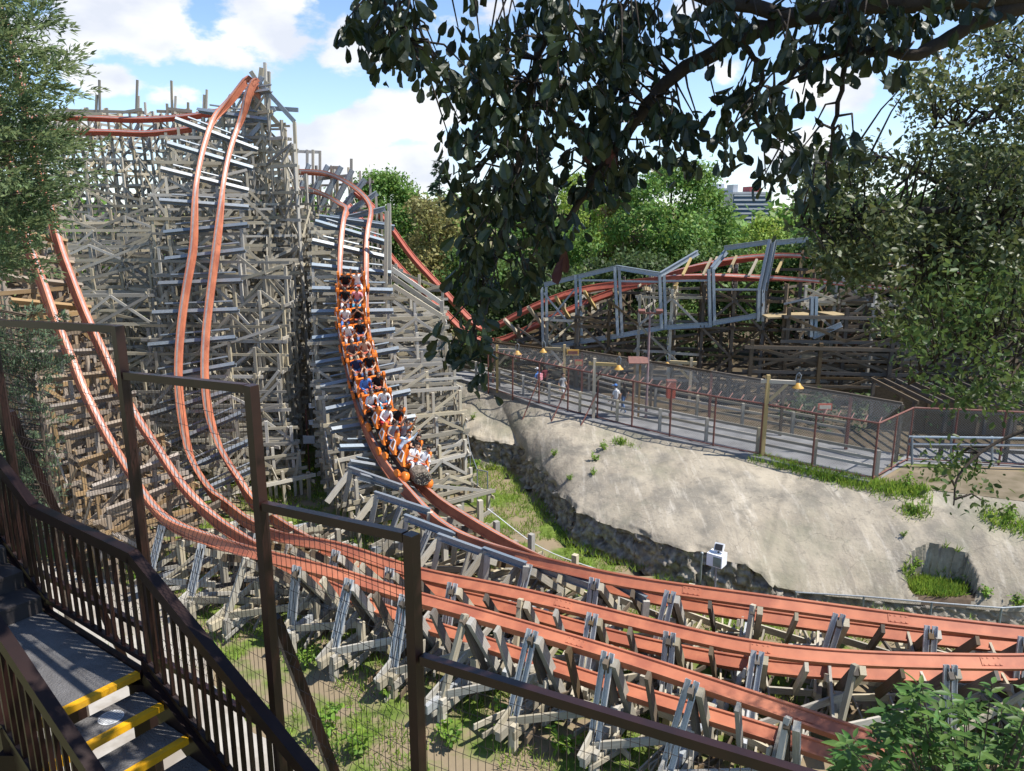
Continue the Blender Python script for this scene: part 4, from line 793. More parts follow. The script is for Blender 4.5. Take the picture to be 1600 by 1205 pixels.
def person(name, label, cat_group, loc_m, pose, shirt, pants, skin='skin_a', hair='hair', longhair=False, sleeve=.55, cap=None, shoes='c_white', pack=None, seed=0, girth=1.0):
    """a body grown over a jointed skeleton, then coloured by the nearest bone"""
    rg = random.Random(seed); J = []; E = []; RD = []; LB = []
    def add(p, r, par=None, lab='skin'):
        J.append(V(p)); RD.append(r); i = len(J) - 1
        if par is not None: E.append((par, i)); LB.append(lab)
        return i
    g = girth; ln = pose.get('lean', 0)
    pel = add((0, 0, 0), .125 * g); sp1 = add((0, -.02 + ln * .18, .17), .118 * g, pel, 'shirt'); sp2 = add((0, -.03 + ln * .4, .34), .13 * g, sp1, 'shirt'); nk = add((0, -.015 + ln * .55, .50), .056, sp2, 'shirt')
    hb = add((0, .02 + ln * .58, .585), .07, nk, 'skin'); hm = add((0, .025 + ln * .62, .66), .088, hb, 'skin'); ht = add((0, .01 + ln * .62, .745), .070, hm, 'skin'); add((0, .125 + ln * .62, .635), .014, hm, 'skin')
    hands = []
    for sd in (-1, 1):
        hip = add((sd * .095, .02, -.03), .085 * g, pel, 'pants'); kn, an, to = pose['leg'](sd); k = add(kn, .062 * g, hip, 'pants'); a = add(an, .040, k, pose.get('shin', 'pants')); add(to, .030, a, 'shoe')
        sh = add((sd * .175 * g, -.02 + ln * .45, .42), .062, sp2, 'shirt'); el, wr = pose['arm'](sd, rg); e = add(el, .044, sh, 'shirt' if sleeve > .1 else 'skin'); w = add(wr, .030, e, 'shirt' if sleeve > .9 else 'skin')
        dr = (V(wr) - V(el)).normalized(); add(V(wr) + dr * .075, .033, w, 'skin'); hands.append((V(wr) + dr * .07, dr, sd))
    me = bpy.data.meshes.new('body'); me.from_pydata(J, E, []); ob = bpy.data.objects.new('tmp', me); COL.objects.link(ob)
    md = ob.modifiers.new('s', 'SKIN'); md.use_smooth_shade = True
    for i, sv in enumerate(me.skin_vertices[0].data): sv.radius = (RD[i], RD[i] * (.82 if i in (0, 1, 2) else 1)); sv.use_root = (i == 0)
    ob.modifiers.new('d', 'SUBSURF').levels = 1
    dg = bpy.context.evaluated_depsgraph_get(); ev = ob.evaluated_get(dg); bm = bpy.data.meshes.new_from_object(ev); bpy.data.objects.remove(ob)
    vs = [tuple(v.co) for v in bm.vertices]; fs = [tuple(p.vertices) for p in bm.polygons]; lab = []
    for p in bm.polygons:
        c = p.center; best = None
        for (i, j), l in zip(E, LB):
            a, b2 = J[i], J[j]; ab = b2 - a; t = max(0, min(1, (c - a).dot(ab) / ab.length_squared)); dd = (a + ab * t - c).length - RD[i] * .5
            if best is None or dd < best[0]: best = (dd, l, t, i)
        l = best[1]
        if l == 'shirt' and best[3] not in (0, 1, 2) and sleeve < .9 and best[2] > sleeve + .1: l = 'skin'
        if l == 'skin' and best[3] == 3 and best[2] < .25: l = 'shirt'
        lab.append(l)
    x = MB(); x.v = vs; x.f = fs
    for (p, dr, sd) in hands:   # five fingers rooted in the palm
        ref = V((0, 0, 1)) if abs(dr.z) < .8 else V((0, 1, 0)); sw = dr.cross(ref).normalized(); pn = sw.cross(dr)
        n0 = len(x.f)
        for q, ll in zip((-.027, -.009, .009, .027), (.055, .072, .075, .062)): x.tube([p + sw * q, p + sw * q * 1.25 + dr * (.03 + ll * .5), p + sw * q * 1.2 + dr * (.03 + ll) - pn * .02], [.0095, .009, .007], 5)
        x.tube([p - dr * .03 + sw * .028 * sd, p + sw * .058 * sd + dr * .012, p + sw * .062 * sd + dr * .045 - pn * .01], [.011, .010, .008], 5); lab += ['skin'] * (len(x.f) - n0)
    hc = J[hm]; n0 = len(x.f)
    for sd in (-1, 1):
        x.lathe(hc + V((sd * .034, .076, .012)), [(.004, -.008), (.012, 0), (.004, .008)], 6); lab += ['dark'] * (len(x.f) - len(lab)); x.lathe(hc + V((sd * .088, -.005, -.012)), [(.006, -.028), (.016, 0), (.008, .03)], 6); lab += ['skin'] * (len(x.f) - len(lab))
    x.box(hc + V((0, .079, -.052)), .042, .012, .011); lab += ['dark'] * (len(x.f) - len(lab))
    root = thing(name, label, 'person', (0, 0, 0), cat_group); root.matrix_basis = loc_m
    o = x.build('body', skin, root, smooth=True, local=True); mm = o.data.materials
    for k in (shirt, pants, shoes, 'hair'): mm.append(M[k])
    ix = {'skin': 0, 'shirt': 1, 'pants': 2, 'shoe': 3, 'dark': 4}
    o.data.polygons.foreach_set('material_index', [ix[l] for l in lab])
    h = MB(); n = 12; prof = [(.004, .112), (.055, .10), (.086, .06), (.097, .015), (.096, -.03), (.082, -.07)]
    vs = []
    for (r, z) in prof:
        for j in range(n):
            an = 2 * math.pi * j / n; y = math.sin(an); zz = z
            if y > .3 and z < .075: zz = .075 + z * .10
            if y < 0 and longhair and z < -.02: zz = z - .19
            vs.append(hc + V((r * math.cos(an), r * y * 1.04 - .012, zz + .012)))
    h.add(vs, [(i * n + j, i * n + (j + 1) % n, (i + 1) * n + (j + 1) % n, (i + 1) * n + j) for i in range(len(prof) - 1) for j in range(n)] + [tuple(range(n - 1, -1, -1))]); h.build('hair', hair, root, smooth=True, local=True)
    if cap:
        h = MB(); h.lathe(hc + V((0, -.005, .035)), [(.105, 0), (.103, .04), (.08, .085), (.03, .105), (.004, .107)], 12); h.box(hc + V((0, .13, .04)), .14, .13, .012); h.build('cap', cap, root, smooth=False, local=True)
    if pack: h = MB(); h.box((0, -.20, .26), .28, .16, .38); h.box((0, -.29, .20), .2, .06, .2); h.build('backpack', pack, root, local=True)
    return root
def leg_sit(sd): return (sd * .14, .42, .02), (sd * .14, .52, -.38), (sd * .14, .68, -.42)
def arm_lap(sd, rg): return (sd * .26, .10 + rg.uniform(-.03, .03), .19), (sd * .14, .36, .15 + rg.uniform(0, .08))
def arm_bar(sd, rg): return (sd * .25, .16, .22), (sd * .08, .38, .26)
def arm_up(sd, rg): return (sd * .27, .04, .62 + rg.uniform(-.03, .03)), (sd * .25, .07, .86)
def arm_fwd(sd, rg): return ((sd * .29, .16, .40), (sd * .24, .44, .47)) if sd > 0 else ((sd * .27, .05, .60), (sd * .30, .12, .84))
def arm_face(sd, rg): return (sd * .24, .2, .28), (sd * .07, .22, .50)
POSE = {k: dict(leg=leg_sit, arm=a) for k, a in (('lap', arm_lap), ('bar', arm_bar), ('up', arm_up), ('fwd', arm_fwd), ('face', arm_face))}
CARLEN = 2.06; dhead = TA.near(653, 745) - 1.1
def car_matrix(d):
    c, t, r, u = TA.at(d); x = t.cross(u); m = Matrix((x, t, u)).transposed().to_4x4(); m.translation = c; return m
def build_car(label, d, lead):
    m = car_matrix(d); root = thing('coaster_car', label, 'coaster car', (0, 0, 0), 'cars of the orange train'); root.matrix_basis = m
    B = lambda n, mt, b, par=root, sm=False: b.build(n, mt, par, smooth=sm, local=True)
    b = MB(); b.box((0, 0, .22), .92, 1.84, .26); b.box((0, 0, .08), .5, 1.9, .12); B('chassis', 'car_dark', b)
    b = MB(); b.box((0, .02, .37), 1.2, 1.80, .05); B('floor_pan', 'car_dark', b)
    for yo in (.5, -.46):
        b = MB(); b.box((-.29, yo - .36, .75), .48, .09, .50, Matrix.Rotation(R(8), 3, 'X')); b.box((.29, yo - .36, .75), .48, .09, .50, Matrix.Rotation(R(8), 3, 'X')); b.box((0, yo - .1, .50), 1.14, .52, .16); b.box((0, yo - .30, .82), .06, .20, .4); st = B('seat', 'orange', b)
        for sx in (-1, 1):
            b = MB(); pr = [(-.42, .42), (.18, .42), (.28, .50), (.10, .62), (-.16, .84), (-.24, 1.16), (-.34, 1.24), (-.46, 1.16)]; b.prism([(p, q) for p, q in pr], V((0, 1, 0)), V((0, 0, 1)), V((1, 0, 0)), (sx * .63, yo, 0), .11); sp = B('side_panel', 'orange', b)
            b = MB(); q4 = [(-.36, .56), (.02, .56), (-.14, .90), (-.36, .90)]
            for (p1, z1), (p2, z2) in zip(q4, q4[1:] + q4[:1]): b.beam((sx * .70, yo + p1, z1), (sx * .70, yo + p2, z2), .035, .04)
            B('grab_frame', 'white', b, sp)
        b = MB(); b.tube([(-.56, yo + .16, .55), (-.50, yo + .22, .74), (.50, yo + .22, .74), (.56, yo + .16, .55)], .028, 8); lb = B('lap_bar', 'car_dark', b)
        for sx in (-.29, .29): b = MB(); b.box((sx, yo + .14, .76), .34, .10, .09); B('lap_pad', 'sign_red', b, lb)
    for yo in (.78, -.62):
        for sx in (-1, 1):
            b = MB(); rot = Matrix.Rotation(R(90), 3, 'Y'); b.lathe((sx * (G / 2), yo, .11), [(.02, -.05), (.10, -.05), (.11, -.03), (.11, .03), (.10, .05), (.02, .05)], 12, rot); wv = B('wheel', 'car_dark', b)
            b = MB(); b.prism([(-.20, -.10), (.18, -.10), (.22, .03), (.12, .14), (-.10, .14), (-.22, .04)], V((0, 1, 0)), V((0, 0, 1)), V((1, 0, 0)), (sx * (G / 2 + .13), yo, .12), .1); B('wheel_cover', 'orange', b)
    if lead:
        b = MB(); n = 20; vs = []; rr = random.Random(3)
        for k, (y, r) in enumerate([(.80, .30), (.92, .37), (1.15, .39), (1.38, .38), (1.46, .35)]):
            for j in range(n): an = 2 * math.pi * j / n; q = r * (1 + .05 * math.sin(5 * an) + rr.uniform(-.03, .03)); vs.append((q * math.cos(an) * 1.18, y, .50 + q * math.sin(an) * .92))
        b.add(vs, [(k * n + j, (k + 1) * n + j, (k + 1) * n + (j + 1) % n, k * n + (j + 1) % n) for k in range(4) for j in range(n)] + [tuple(range(n)), tuple(range(5 * n - 1, 4 * n - 1, -1))]); lg = B('log_nose', 'bark', b)
        b = MB()
        for k in range(26):
            an = rr.uniform(0, 6.28); q = .30 * math.sqrt(rr.random()); cx, cz = q * math.cos(an) * 1.15, .5 + q * math.sin(an) * .9; a2 = rr.uniform(0, 6.28)
            pts = [(cx + .05 * math.cos(a2 + s * 1.6) + .02 * s * math.cos(a2), 1.47 + .02 * math.sin(s * 2 + k), cz + .05 * math.sin(a2 + s * 1.6)) for s in range(5)]
            b.tube(pts, [.018, .024, .024, .02, .012], 6)
        B('carved_end', 'cut_wood', b, lg, True)
        for sx in (-1, 1): b = MB(); b.lathe((sx * .62, 1.15, .22), [(.02, -.12), (.19, -.12), (.22, -.08), (.22, .08), (.19, .12), (.02, .12)], 18, Matrix.Rotation(R(90), 3, 'Y')); B('round_cover', 'orange', b, root, True)
    return m
carlab = ['lead car of the orange train, its log nose towards the viewer', 'second orange car from the log nose', 'third orange car from the log nose', 'fourth orange car, below the middle of the train', 'fifth orange car, second from the top of the train', 'last and highest orange car of the train']
RID = [ # row by row from the front: (image left, image right)
 (('white', 'white', 'bar', 1, 'woman in a white top in the front row, left'), ('lightgrey', 'lightgrey', 'lap', 0, 'man in a pale hooded top in the front row, right')),
 (('lightblue', 'jeans', 'fwd', 1, 'rider in a pale grey blue top with one arm out, second row'), ('black', 'black', 'bar', 1, 'dark haired rider in black beside the pale grey blue top, second row')),
 (('grey', 'jeans', 'lap', 0, 'man in a grey shirt and jeans in the third row, left'), ('grey', 'black', 'up', 0, 'rider in a dark grey top with both arms raised, third row')),
 (('white', 'red', 'lap', 1, 'child in white with red straps in the fourth row'), ('black', 'black', 'lap', 0, 'rider in a black shirt in the fourth row, right')),
 (('white', 'black', 'lap', 1, 'rider in a white shirt and black trousers in the fifth row'), ('white', 'cyan', 'lap', 0, 'man in a white shirt and bright blue shorts, fifth row')),
 (('blue', 'jeans', 'lap', 1, 'woman in a blue jacket in the sixth row'), ('black', 'black', 'lap', 1, 'woman in a black sleeveless top in the sixth row')),
 (('navy', 'jeans', 'lap', 0, 'broad man in a navy shirt in the seventh row'), ('black', 'grey', 'lap', 0, 'rider in a black shirt with a pale mark, seventh row')),
 (('print', 'khaki', 'bar', 0, 'rider in a patterned dark vest in the eighth row'), ('tan', 'tan', 'lap', 1, 'rider in a tan top in the eighth row, right')),
 (('white', 'white', 'lap', 0, 'rider in a loose white top in the ninth row, left'), ('black', 'jeans', 'lap', 1, 'rider in a black top with pale print, ninth row')),
 (('white', 'blue', 'bar', 0, 'rider in a white shirt in the tenth row'), ('black', 'black', 'face', 0, 'rider in black with hands by the face, tenth row')),
 (('black', 'white', 'bar', 1, 'rider in a black vest with white sleeves, eleventh row'), ('pink', 'cyan', 'lap', 0, 'man in a pink shirt in the eleventh row')),
 (('black', 'black', 'lap', 0, 'rider in a black shirt in the topmost row, left'), ('white', 'white', 'up', 0, 'rider in a white shirt throwing both arms up, topmost row'))]
for k in range(6):
    m = build_car(carlab[k], dhead - k * CARLEN, k == 0)
    for rw, yo in enumerate((.5, -.46)):
        for side, (sh, pa, po, lh, lab) in enumerate(RID[k * 2 + rw]):
            lx = (.29 if side == 0 else -.29); rg = random.Random(k * 10 + rw * 3 + side)
            mm = m @ Matrix.Translation((lx, yo - .10, .68)) @ Matrix.Rotation(rg.uniform(-.2, .2), 4, 'Z') @ Matrix.Rotation(R(11), 4, 'X') @ Matrix.Diagonal((1.1, 1.08, 1.1, 1))
            ps = dict(POSE[po]); ps['lean'] = rg.uniform(-.05, .18) if po != 'up' else 0
            person('person', lab, 'riders on the orange train', mm, ps, 'c_' + sh, 'c_' + pa, 'skin_a' if rg.random() < .6 else 'skin_b', 'hair' if rg.random() < .7 else 'hair_brown', bool(lh), sleeve=1 if sh in ('lightgrey', 'lightblue', 'blue') or (sh == 'white' and rg.random() < .4) else .5, seed=k * 100 + rw * 10 + side, girth=1.12 if sh == 'navy' else 1.0)
# walkers on the path
def leg_walk(ph):
    def f(sd):
        s = sd * ph; return (sd * .09, .08 + .10 * s, -.40), (sd * .09, .20 * s - .02, -.80), (sd * .09, .20 * s + .12, -.85)
    return f
def arm_walk(sd, rg): return (sd * .25, -.05 - .06 * sd, .16), (sd * .24, .08 - .10 * sd, -.07)
walk = [(840, 618, 'white', 'blue', 'grey', 'c_white', 'c_pink', 1, 'walker in a blue shirt and white cap with a pink backpack on the walkway'),
        (850, 613, None, 'maroon', 'black', None, None, -1, 'walker in dark maroon just behind the blue shirted one'),
        (879, 627, None, 'grey', 'lightgrey', None, None, 1, 'walker in a dark grey shirt and pale shorts, alone on the walkway'),
        (961, 648, 'blue', 'white', 'grey', 'c_navy', None, -1, 'walker in a white shirt, blue cap and grey trousers'),
        (974, 645, None, 'black', 'jeans', None, None, 1, 'walker in a black top and blue jeans beside the white shirted one')]
for i, (x, y, cp_, sh, pa, cap, pk, ph, lab) in enumerate(walk):
    p = PZ(x, y, 3.06); mm = Matrix.Translation(p + V((0, 0, .89))) @ Matrix.Rotation(math.atan2(.73, -.69) - R(90) + (R(180) if i == 2 else 0), 4, 'Z')
    ps = dict(leg=leg_walk(ph), arm=arm_walk)
    if pa == 'lightgrey': ps['shin'] = 'skin'
    person('person', lab, 'people walking on the walkway', mm, ps, 'c_' + sh, 'c_' + pa, 'skin_a', 'hair', i in (1, 4), cap=cap if cap != 'c_navy' else 'c_blue', pack=pk, seed=900 + i)

# ------------------------------------------------------------------ steel stair in the foreground
S = V((.81, -.58, 0)).normalized(); W = V((.58, .81, 0)).normalized()     # S runs down the flight, W points to the outer side
K = V((-3.10, 5.72, 10.2)); RISE, RUN = .165, .325; HR = 1.03
M['tread'] = mat('grey_checker_plate', (.17, .165, .165), (.12, .115, .115), scale=5, rough=.55, metal=.2, detail=9, bump=.5, bscale=60)
M['yellow'] = mat('yellow_safety_paint', (.78, .40, .01), (.68, .34, .01), scale=9, rough=.5, detail=9, c3=(.50, .27, .02), s3=5)
M['steel_dark'] = mat('dark_painted_steel', (.05, .045, .045), (.035, .03, .03), rough=.45)
stair = thing('steel_staircase', 'dark steel staircase with yellow step edges going down to the right', 'staircase', K)
WD = .95
def slab(a, dirs, dirw, ls, lw, t, name, m, par):
    b = MB(); vs = [a, a + dirs * ls, a + dirs * ls - dirw * lw, a - dirw * lw]; b.add(vs + [v - V((0, 0, t)) for v in vs], [(3, 2, 1, 0), (4, 5, 6, 7), (0, 1, 5, 4), (1, 2, 6, 5), (2, 3, 7, 6), (3, 0, 4, 7)]); return b.build(name, m, par)
def step(a, ls, name, nose=True):
    o = slab(a, S, W, ls, WD, .03, name, 'tread' if nose else 'steel_dark', stair)
    if not nose: return o
    e = a + S * ls; b = MB(); h0, h1 = V((0, 0, .004)), V((0, 0, -.05))
    A = [e - S * .055 + h0, e + S * .006 + h0, e + S * .006 + h1, e - S * .055 - V((0, 0, .001))]; Bq = [v - W * WD for v in A]
    b.add(A + Bq, [(0, 1, 2, 3), (7, 6, 5, 4), (0, 4, 5, 1), (1, 5, 6, 2), (2, 6, 7, 3), (3, 7, 4, 0)]); b.build('nosing', 'yellow', o); return o
step(K - S * 1.72, 1.72, 'landing')
for i in range(1, 12):
    a = K + S * (RUN * (i - 1) - .02) - V((0, 0, RISE * i)); o = step(a, RUN + .02, 'tread')
    if i == 1:
        c = a + S * .16 - W * .33 + V((0, 0, .004)); b = MB(); n = 24; ring = [c + (S * math.cos(2 * math.pi * j / n) + W * math.sin(2 * math.pi * j / n)) * .095 for j in range(n)]
        b.add(ring, [tuple(range(n))]); M['sticker'] = mat('white_worn_sticker', (.66, .67, .68), (.40, .41, .42), scale=30, rough=.6); b.build('round_sticker', 'sticker', o)
        b = MB()
        for k in range(-3, 4): hw = math.sqrt(max(.0001, .085 ** 2 - (k * .022) ** 2)); b.beam(c + S * (k * .022) - W * hw + V((0, 0, .003)), c + S * (k * .022) + W * hw + V((0, 0, .003)), .005, .003)
        M['sticker_ink'] = mat('grey_sticker_print', (.30, .31, .33), rough=.7)
        b.build('printed_lines', 'sticker_ink', o)
for i in range(0, 6):
    a = K - S * (1.72 + RUN * i) + V((0, 0, RISE * (i + 1))); step(a - S * RUN, RUN + .02, 'tread', False); b = MB(); b.beam(a - V((0, 0, RISE)) + S * .005, a - W * WD - V((0, 0, RISE)) + S * .005, .012, .012); q0 = a + S * .012; b.add([q0, q0 - W * WD, q0 - W * WD - V((0, 0, RISE)), q0 - V((0, 0, RISE))], [(0, 1, 2, 3)]); b.build('riser', 'steel_dark', stair)
DN = (S * RUN - V((0, 0, RISE))).normalized()
for w in (.03, -WD - .03):
    for (p, q) in ((K + W * w + V((0, 0, -.1)), K + W * w + DN * 4.4 + V((0, 0, -.1))), (K + W * w - S * 1.72 - V((0, 0, .1)), K + W * w - V((0, 0, .1))), (K + W * w - S * 1.72 - V((0, 0, .1)), K + W * w - S * 1.72 - DN * 2.2 - V((0, 0, .1)))):
        b = MB(); b.beam(p, q, .05, .24); b.build('stringer', 'brown', stair)
for p in (K - S * 1.40 + W * .03, K + W * .03 - S * .05, K - W * (WD + .03), K - S * 1.4 - W * (WD + .03)):
    b = MB(); b.beam(V((p.x, p.y, -.05)), p - V((0, 0, .1)), .14, .14); b.build('column', 'brown', stair)
def railing(label, w, upper):
    rt = thing('stair_railing', label, 'railing', K + W * w)
    k0 = K + W * w; k1 = k0 - S * 1.72; up_ = V((0, 0, HR)); lo = V((0, 0, .10))
    path = [k1 - DN * 2.0, k1, k0, k0 + DN * 4.4]
    for nm, off, ww, hh in (('handrail', up_, .085, .10), ('bottom_rail', lo, .045, .045)):
        b = MB()
        for a, c in zip(path, path[1:]): b.beam(a + off - (c - a).normalized() * .01, c + off + (c - a).normalized() * .012, ww, hh)
        b.build(nm, 'brown', rt)
    for a, c in zip(path, path[1:]):
        n = int((c - a).length / .125)
        for i in range(n):
            p = a.lerp(c, (i + .5) / n); b = MB(); b.beam(p + lo + V((0, 0, .02)), p + up_ - V((0, 0, .035)), .024, .03, W); b.build('baluster', 'brown' if i % 3 else 'brown2', rt)
    for p in path[1:3]: b = MB(); b.beam(p - V((0, 0, .12)), p + lo, .05, .05); b.build('foot_post', 'brown', rt)
    return rt
railing('dark brown stair railing along the mesh fence, on the outer side of the flight', .06, True)
railing('dark brown stair railing nearest the viewer, in the lower left corner', -WD - .05, False)
# stepped mesh guard fence outside the railing
Q = [V((-5.0, 7.36, 0)), V((-3.14, 6.10, 0)), V((-1.763, 5.09, 0)), V((-.593, 4.236, 0)), V((1.62, 3.12, 0))]
ztop = [(12.90, 13.03), (12.66, 12.78), (11.95, 12.08), (11.30, 11.30)]
guard = thing('mesh_guard_fence', 'dark brown stepped guard fence of four mesh panels beside the stairs', 'fence', (Q[1].x, Q[1].y, 9))
prev = None
for i in range(5):
    zt = max([ztop[j][e] for j, e in ((i - 1, 1), (i, 0)) if 0 <= j < 4]); b = MB(); b.beam(Q[i] + V((0, 0, zt - 3.6)), Q[i] + V((0, 0, zt + .03)), .072, .072, (W.x, W.y, 0)); b.build('post', 'brown2', guard)
for i in range(4):
    a, c = Q[i], Q[i + 1]; t = (c - a).normalized(); za, zc = ztop[i]; inset = t * .05
    b = MB(); b.beam(a + inset + V((0, 0, za)), c - inset + V((0, 0, zc)), .055, .06); b.build('top_bar', 'brown2', guard)
    zb = min(za, zc) - 2.55; b = MB(); b.beam(a + inset + V((0, 0, zb)), c - inset + V((0, 0, zb)), .05, .05); b.build('bottom_bar', 'brown2', guard)
    b = MB(); L = (c - a).length; n = int(L / .052); nrm = V((-t.y, t.x, 0)); o = nrm * .02
    zs = [zb]; z = zb; folds = []
    while z < min(za, zc) - .1: folds.append(z + .10); z += .62
    for k in range(1, n):
        p = a.lerp(c, k / n) + o; zt = za + (zc - za) * k / n; pts = [p + V((0, 0, zb))]
        for f in folds:
            if f + .12 < zt: pts += [p + V((0, 0, f)), p + nrm * .03 + V((0, 0, f + .05)), p + V((0, 0, f + .10))]
        pts.append(p + V((0, 0, zt))); b.tube(pts, .0021, 4, cap=False)
    for f in folds:
        for dz in (-.0, .10, .30, .46):
            if f + dz < min(za, zc) - .05: b.tube([a + inset + o + V((0, 0, f + dz)), c - inset + o + V((0, 0, f + dz))], .0021, 4, cap=False)
    b.build('mesh_panel', 'wire_dark', guard)
for i, ln in ((0, 3.2), (2, 3.0)):
    p = Q[i] + W * .05 + V((0, 0, ztop[i][0] - .9)); q = p + W * .75 + S * .15 - V((0, 0, ln)); b = MB(); b.beam(p, q, .075, .075); b.build('prop', 'brown', guard)

# ------------------------------------------------------------------ foliage
def leaf_mat(name, c1, c2, rough=.55, trans=.3, island=.35, scale=.5, spec=.3):
    return mat(name, c1, c2, rough=rough, trans=trans, island=island, scale=scale, spec=spec, detail=3)
M['leaf_oak'] = leaf_mat('dark_oak_leaf', (.028, .044, .017), (.016, .028, .012), rough=.42, trans=.16, spec=.45)
M['leaf_dry'] = leaf_mat('dry_brown_leaf', (.13, .065, .045), (.08, .04, .03), trans=.2)
M['leaf_right'] = leaf_mat('olive_green_leaf', (.095, .12, .042), (.055, .08, .028), rough=.45, trans=.35, spec=.5)
M['leaf_right2'] = leaf_mat('fresh_green_leaf', (.08, .13, .035), (.045, .08, .022), rough=.45, trans=.4)
M['leaf_near'] = leaf_mat('bright_shrub_leaf', (.095, .19, .045), (.05, .11, .028), rough=.45, trans=.35)
M['needle'] = leaf_mat('conifer_spray', (.18, .24, .105), (.105, .16, .075), rough=.7, trans=.35)
M['needle_dark'] = leaf_mat('dark_conifer_spray', (.10, .15, .08), (.06, .095, .055), rough=.7, trans=.2)
LK = {'dark': ((.10, .18, .04), (.055, .11, .025)), 'mid': ((.155, .285, .06), (.085, .175, .035)), 'lime': ((.30, .42, .08), (.19, .30, .055)), 'olive': ((.30, .29, .10), (.19, .19, .065)), 'brownish': ((.32, .25, .11), (.21, .19, .08)), 'fir': ((.09, .15, .075), (.05, .09, .05)), 'shade': ((.08, .13, .04), (.04, .07, .025))}  # 'shade' is a darkened leaf colour with the understory shade painted in
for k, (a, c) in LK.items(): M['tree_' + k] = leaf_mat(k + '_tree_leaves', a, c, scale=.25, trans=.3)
M['trunk'] = mat('rough_bark', (.12, .09, .065), (.06, .045, .035), scale=6, stretch=(3, 3, 1), rough=1, bump=.6)
M['bough'] = mat('dark_bark', (.05, .038, .03), (.028, .022, .018), scale=12, rough=1, bump=.6)
M['blade'] = leaf_mat('grass_blade', (.23, .36, .055), (.15, .26, .04), trans=.35, rough=.7)
M['weed'] = leaf_mat('weed_leaf', (.17, .30, .04), (.10, .19, .03), trans=.35, rough=.6)
T_QUAD = (np.array([(0, 0, 0), (.30, .45, .07), (0, 1, 0), (-.30, .45, .07)]), np.array([(0, 1, 2, 3)]))
T_OVAL = (np.array([(0, 0, 0), (.24, .3, .05), (.20, .75, .03), (0, 1, -.03), (-.20, .75, .03), (-.24, .3, .05)]), np.array([(0, 1, 2, 3), (0, 3, 4, 5)]))
T_LANCE = (np.array([(0, 0, 0), (.13, .25, .04), (.16, .5, .05), (.09, .8, .02), (0, 1.05, -.05), (-.09, .8, .02), (-.16, .5, .05), (-.13, .25, .04), (0, .5, -.01)]), np.array([(0, 1, 2, 8), (8, 2, 3, 4), (0, 8, 6, 7), (8, 4, 5, 6)]))
_o = [(0, 0), (.05, .16), (.15, .27), (.10, .38), (.23, .50), (.16, .60), (.27, .71), (.19, .82), (.19, .92), (0, 1.0)]
_m = [(0, .0), (0, .2), (0, .4), (0, .6), (0, .8), (0, 1.0)]
def oak_t():
    v = [(0, y, -.02 - .10 * (y - .5) ** 2) for _, y in _m]; sides = []
    for sg in (-1, 1):
        idx = [len(v) + k for k in range(len(_o) - 2)]; v += [(sg * x, y, .05 + .10 * x - .10 * (y - .5) ** 2 + (.03 if k % 2 else -.02)) for k, (x, y) in enumerate(_o[1:-1])]; sides.append(idx)
    f = []
    for sg, ix in zip((-1, 1), sides):
        q = [(0, ix[0], ix[1], 1), (1, ix[1], ix[3], 2), (2, ix[3], ix[5], 3), (3, ix[5], ix[7], 4), (4, ix[7], 5, 5)]
        for a in q: f.append(a if sg > 0 else (a[3], a[2], a[1], a[0]))
        f.append((ix[1], ix[2], ix[3], ix[3])); f.append((ix[3], ix[4], ix[5], ix[5])); f.append((ix[5], ix[6], ix[7], ix[7]))
    return np.array(v), f
def leaf_cloud(name, C, D, N, size, tmpl, m, parent=None, loc=None):
    """leaves at C, long axis D, facing N (arrays)"""
    tv, tf = tmpl; D = D / np.linalg.norm(D, axis=1, keepdims=True); X = np.cross(D, N); X /= np.linalg.norm(X, axis=1, keepdims=True) + 1e-9; Z = np.cross(X, D)
    size = np.asarray(size).reshape(-1, 1, 1)
    v = C[:, None, :] + size * (tv[None, :, 0:1] * X[:, None, :] + tv[None, :, 1:2] * D[:, None, :] + tv[None, :, 2:3] * Z[:, None, :])
    k = len(tv); n = len(C); tf = np.asarray(tf); f = (tf[None] + (np.arange(n) * k)[:, None, None]).reshape(-1, 4)
    if (tf[:, 2] == tf[:, 3]).any():
        me = bpy.data.meshes.new(name); off = np.array(loc if loc is not None else wl(parent)); ff = [tuple(dict.fromkeys(q)) for q in f.tolist()]
        me.from_pydata((v.reshape(-1, 3) - off).tolist(), [], ff); me.materials.append(M[m]); o = bpy.data.objects.new(name, me); COL.objects.link(o)
        if parent: o.parent = parent; LOC[o.name] = V(off)
        return o
    return npmesh(name, v.reshape(-1, 3), f, m, parent, loc=loc)
def rnd_unit(n): v = RNG.normal(size=(n, 3)); return v / np.linalg.norm(v, axis=1, keepdims=True)
def crown(name, clumps, per, size, m, parent, tmpl=T_QUAD, shell=.55, droop=.0, jit=.35):
    """clumps: list of (centre, rx, rz)"""
    C = []; D = []; Nn = []
    for (c, rx, rz) in clumps:
        n = max(8, int(per * rx * rx)); u = rnd_unit(n); rad = (RNG.random((n, 1)) ** .45) * (1 + jit * RNG.normal(size=(n, 1)) * .5); p = u * rad * np.array([rx, rx, rz]) + np.array(c)
        C.append(p); nn = u * .7 + np.array([0, 0, .6]) + RNG.normal(size=(n, 3)) * .55; d = RNG.normal(size=(n, 3)) + np.array([0, 0, -droop]); D.append(d); Nn.append(nn)
    C = np.concatenate(C); D = np.concatenate(D); Nn = np.concatenate(Nn); sz = size * (.6 + .8 * RNG.random(len(C)))
    return leaf_cloud(name, C, D, Nn, sz, tmpl, m, parent)
